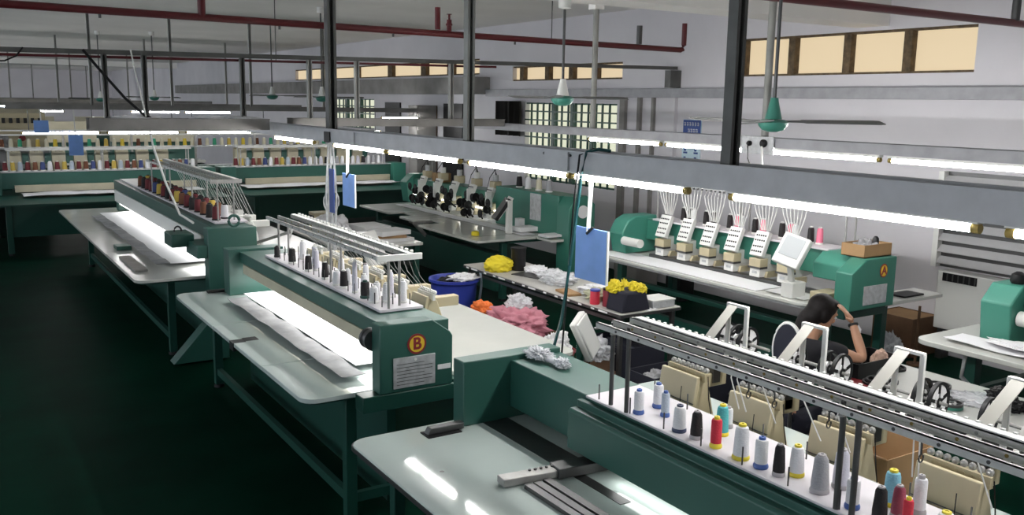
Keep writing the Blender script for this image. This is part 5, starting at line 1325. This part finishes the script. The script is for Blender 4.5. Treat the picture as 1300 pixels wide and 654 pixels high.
rmod = ho.modifiers.new('r', 'REMESH'); rmod.mode = 'VOXEL'; rmod.voxel_size = .007; rmod.use_smooth_shade = True
smo = ho.modifiers.new('s', 'SMOOTH'); smo.factor = .5; smo.iterations = 4
c = Sk(); q0 = c.n((4.63,3.92,.56), (.140,.118)); q1 = c.n(Sp1, (.128,.105), q0); q2 = c.n(Sp2, (.130,.105), q1); q3 = c.n(Ch, (.138,.105), q2); c.n((4.855,3.89,1.05), (.085,.075), q3)
for S_, E_ in ((ShR,ElR),(ShL,ElL)):
    S_, E_ = Vector(S_), Vector(E_); c.chain([(S_,.072),(S_.lerp(E_,.33),.066),(S_.lerp(E_,.58),.060)], q3)
c.mb().build('shirt', M_shirt, person)
c = Sk(); q0 = c.n((4.63,3.92,.52), (.135,.115))
for H_, K_, A_ in ((HipR,KnR,AnR),(HipL,KnL,AnL)):
    c.chain([(H_,.102),(tuple(.5*(Vector(H_)+Vector(K_))),.092),(K_,.076),(tuple(.5*(Vector(K_)+Vector(A_))),.066),(A_,.06)], q0)
c.mb().build('trousers', M_trouser, person)
for A_ in (AnR, AnL):
    c = Sk(); c.chain([((A_[0]-.03,A_[1],.045),.042),((A_[0]+.06,A_[1],.045),.045),((A_[0]+.17,A_[1],.035),.036)]); c.mb().build('shoe', M_black, person)
mb = MB(); mb.lathe([(.032,-.008),(.034,0),(.032,.008)], (0,0,0), n=16)
wd = (Vector(WrR)-Vector(ElR)).normalized(); Rq = wd.to_track_quat('Z', 'Y').to_matrix()
mb.v = [tuple(Vector(WrR) - wd*.02 + Rq @ Vector(v)) for v in mb.v]; mb.build('hair_band', M_black, person)
tag(MB().obox((5.22, 3.78, 1.06), (.10,.003,.14), Matrix.Rotation(.4,3,'Z') @ Matrix.Rotation(.5,3,'Y')).build('paper_sheet', M_paper), 'white paper sheet held in front of the person', 'paper')
ch = thing('chair', 'round-backed chair with a white rim behind the seated person', 'chair', (4.6, 3.85, 0))
MB().prism(rrect(4.48, 4.90, 3.68, 4.14, .06), .37, .405).build('seat', M_trouser, ch, bevel=.012)
def backp(r, x0, x1):
    mb = MB().lathe([(r,x0),(r,x1)], (0,0,0), 'x', n=40); mb.v = [(4.515+v[0], 3.775+v[1]*.62, 1.06+v[2]) for v in mb.v]; return mb
bk = backp(.175, -.018, .012).build('backrest', M_trouser, ch, bevel=.006)
n = 40; pts = [(4.512, 3.775+.113*math.cos(2*PI*i/n), 1.06+.18*math.sin(2*PI*i/n)) for i in range(n+1)]
mb = MB(); mb.tube(pts, .013, 8); mb.build('rim', M_white, bk)
for x, y in ((4.51, 3.71), (4.51, 4.10), (4.87, 3.71), (4.87, 4.10)): MB().cyl((x,y,0),(x,y,.37), .016, n=10).build('leg', M_dsteel, ch)
for y in (3.71, 3.80): MB().cyl((4.50,y,.42),(4.50,y,.90), .013, n=10).build('back_post', M_dsteel, ch)

# ------------------------------------------------------------------ world, view
w = bpy.data.worlds.new('hall_world'); bpy.context.scene.world = w; w.use_nodes = True
w.node_tree.nodes['Background'].inputs[0].default_value = (.75, .82, .9, 1); w.node_tree.nodes['Background'].inputs[1].default_value = 3.1
vs = bpy.context.scene.view_settings
bpy.context.scene.display_settings.display_device = 'sRGB'
vs.view_transform = 'Standard'; vs.look = 'None'; vs.gamma = 1; vs.exposure = 0.0; vs.use_curve_mapping = False
try:
    bpy.context.scene.cycles.max_bounces = 6; bpy.context.scene.cycles.sample_clamp_indirect = 6
except Exception: pass
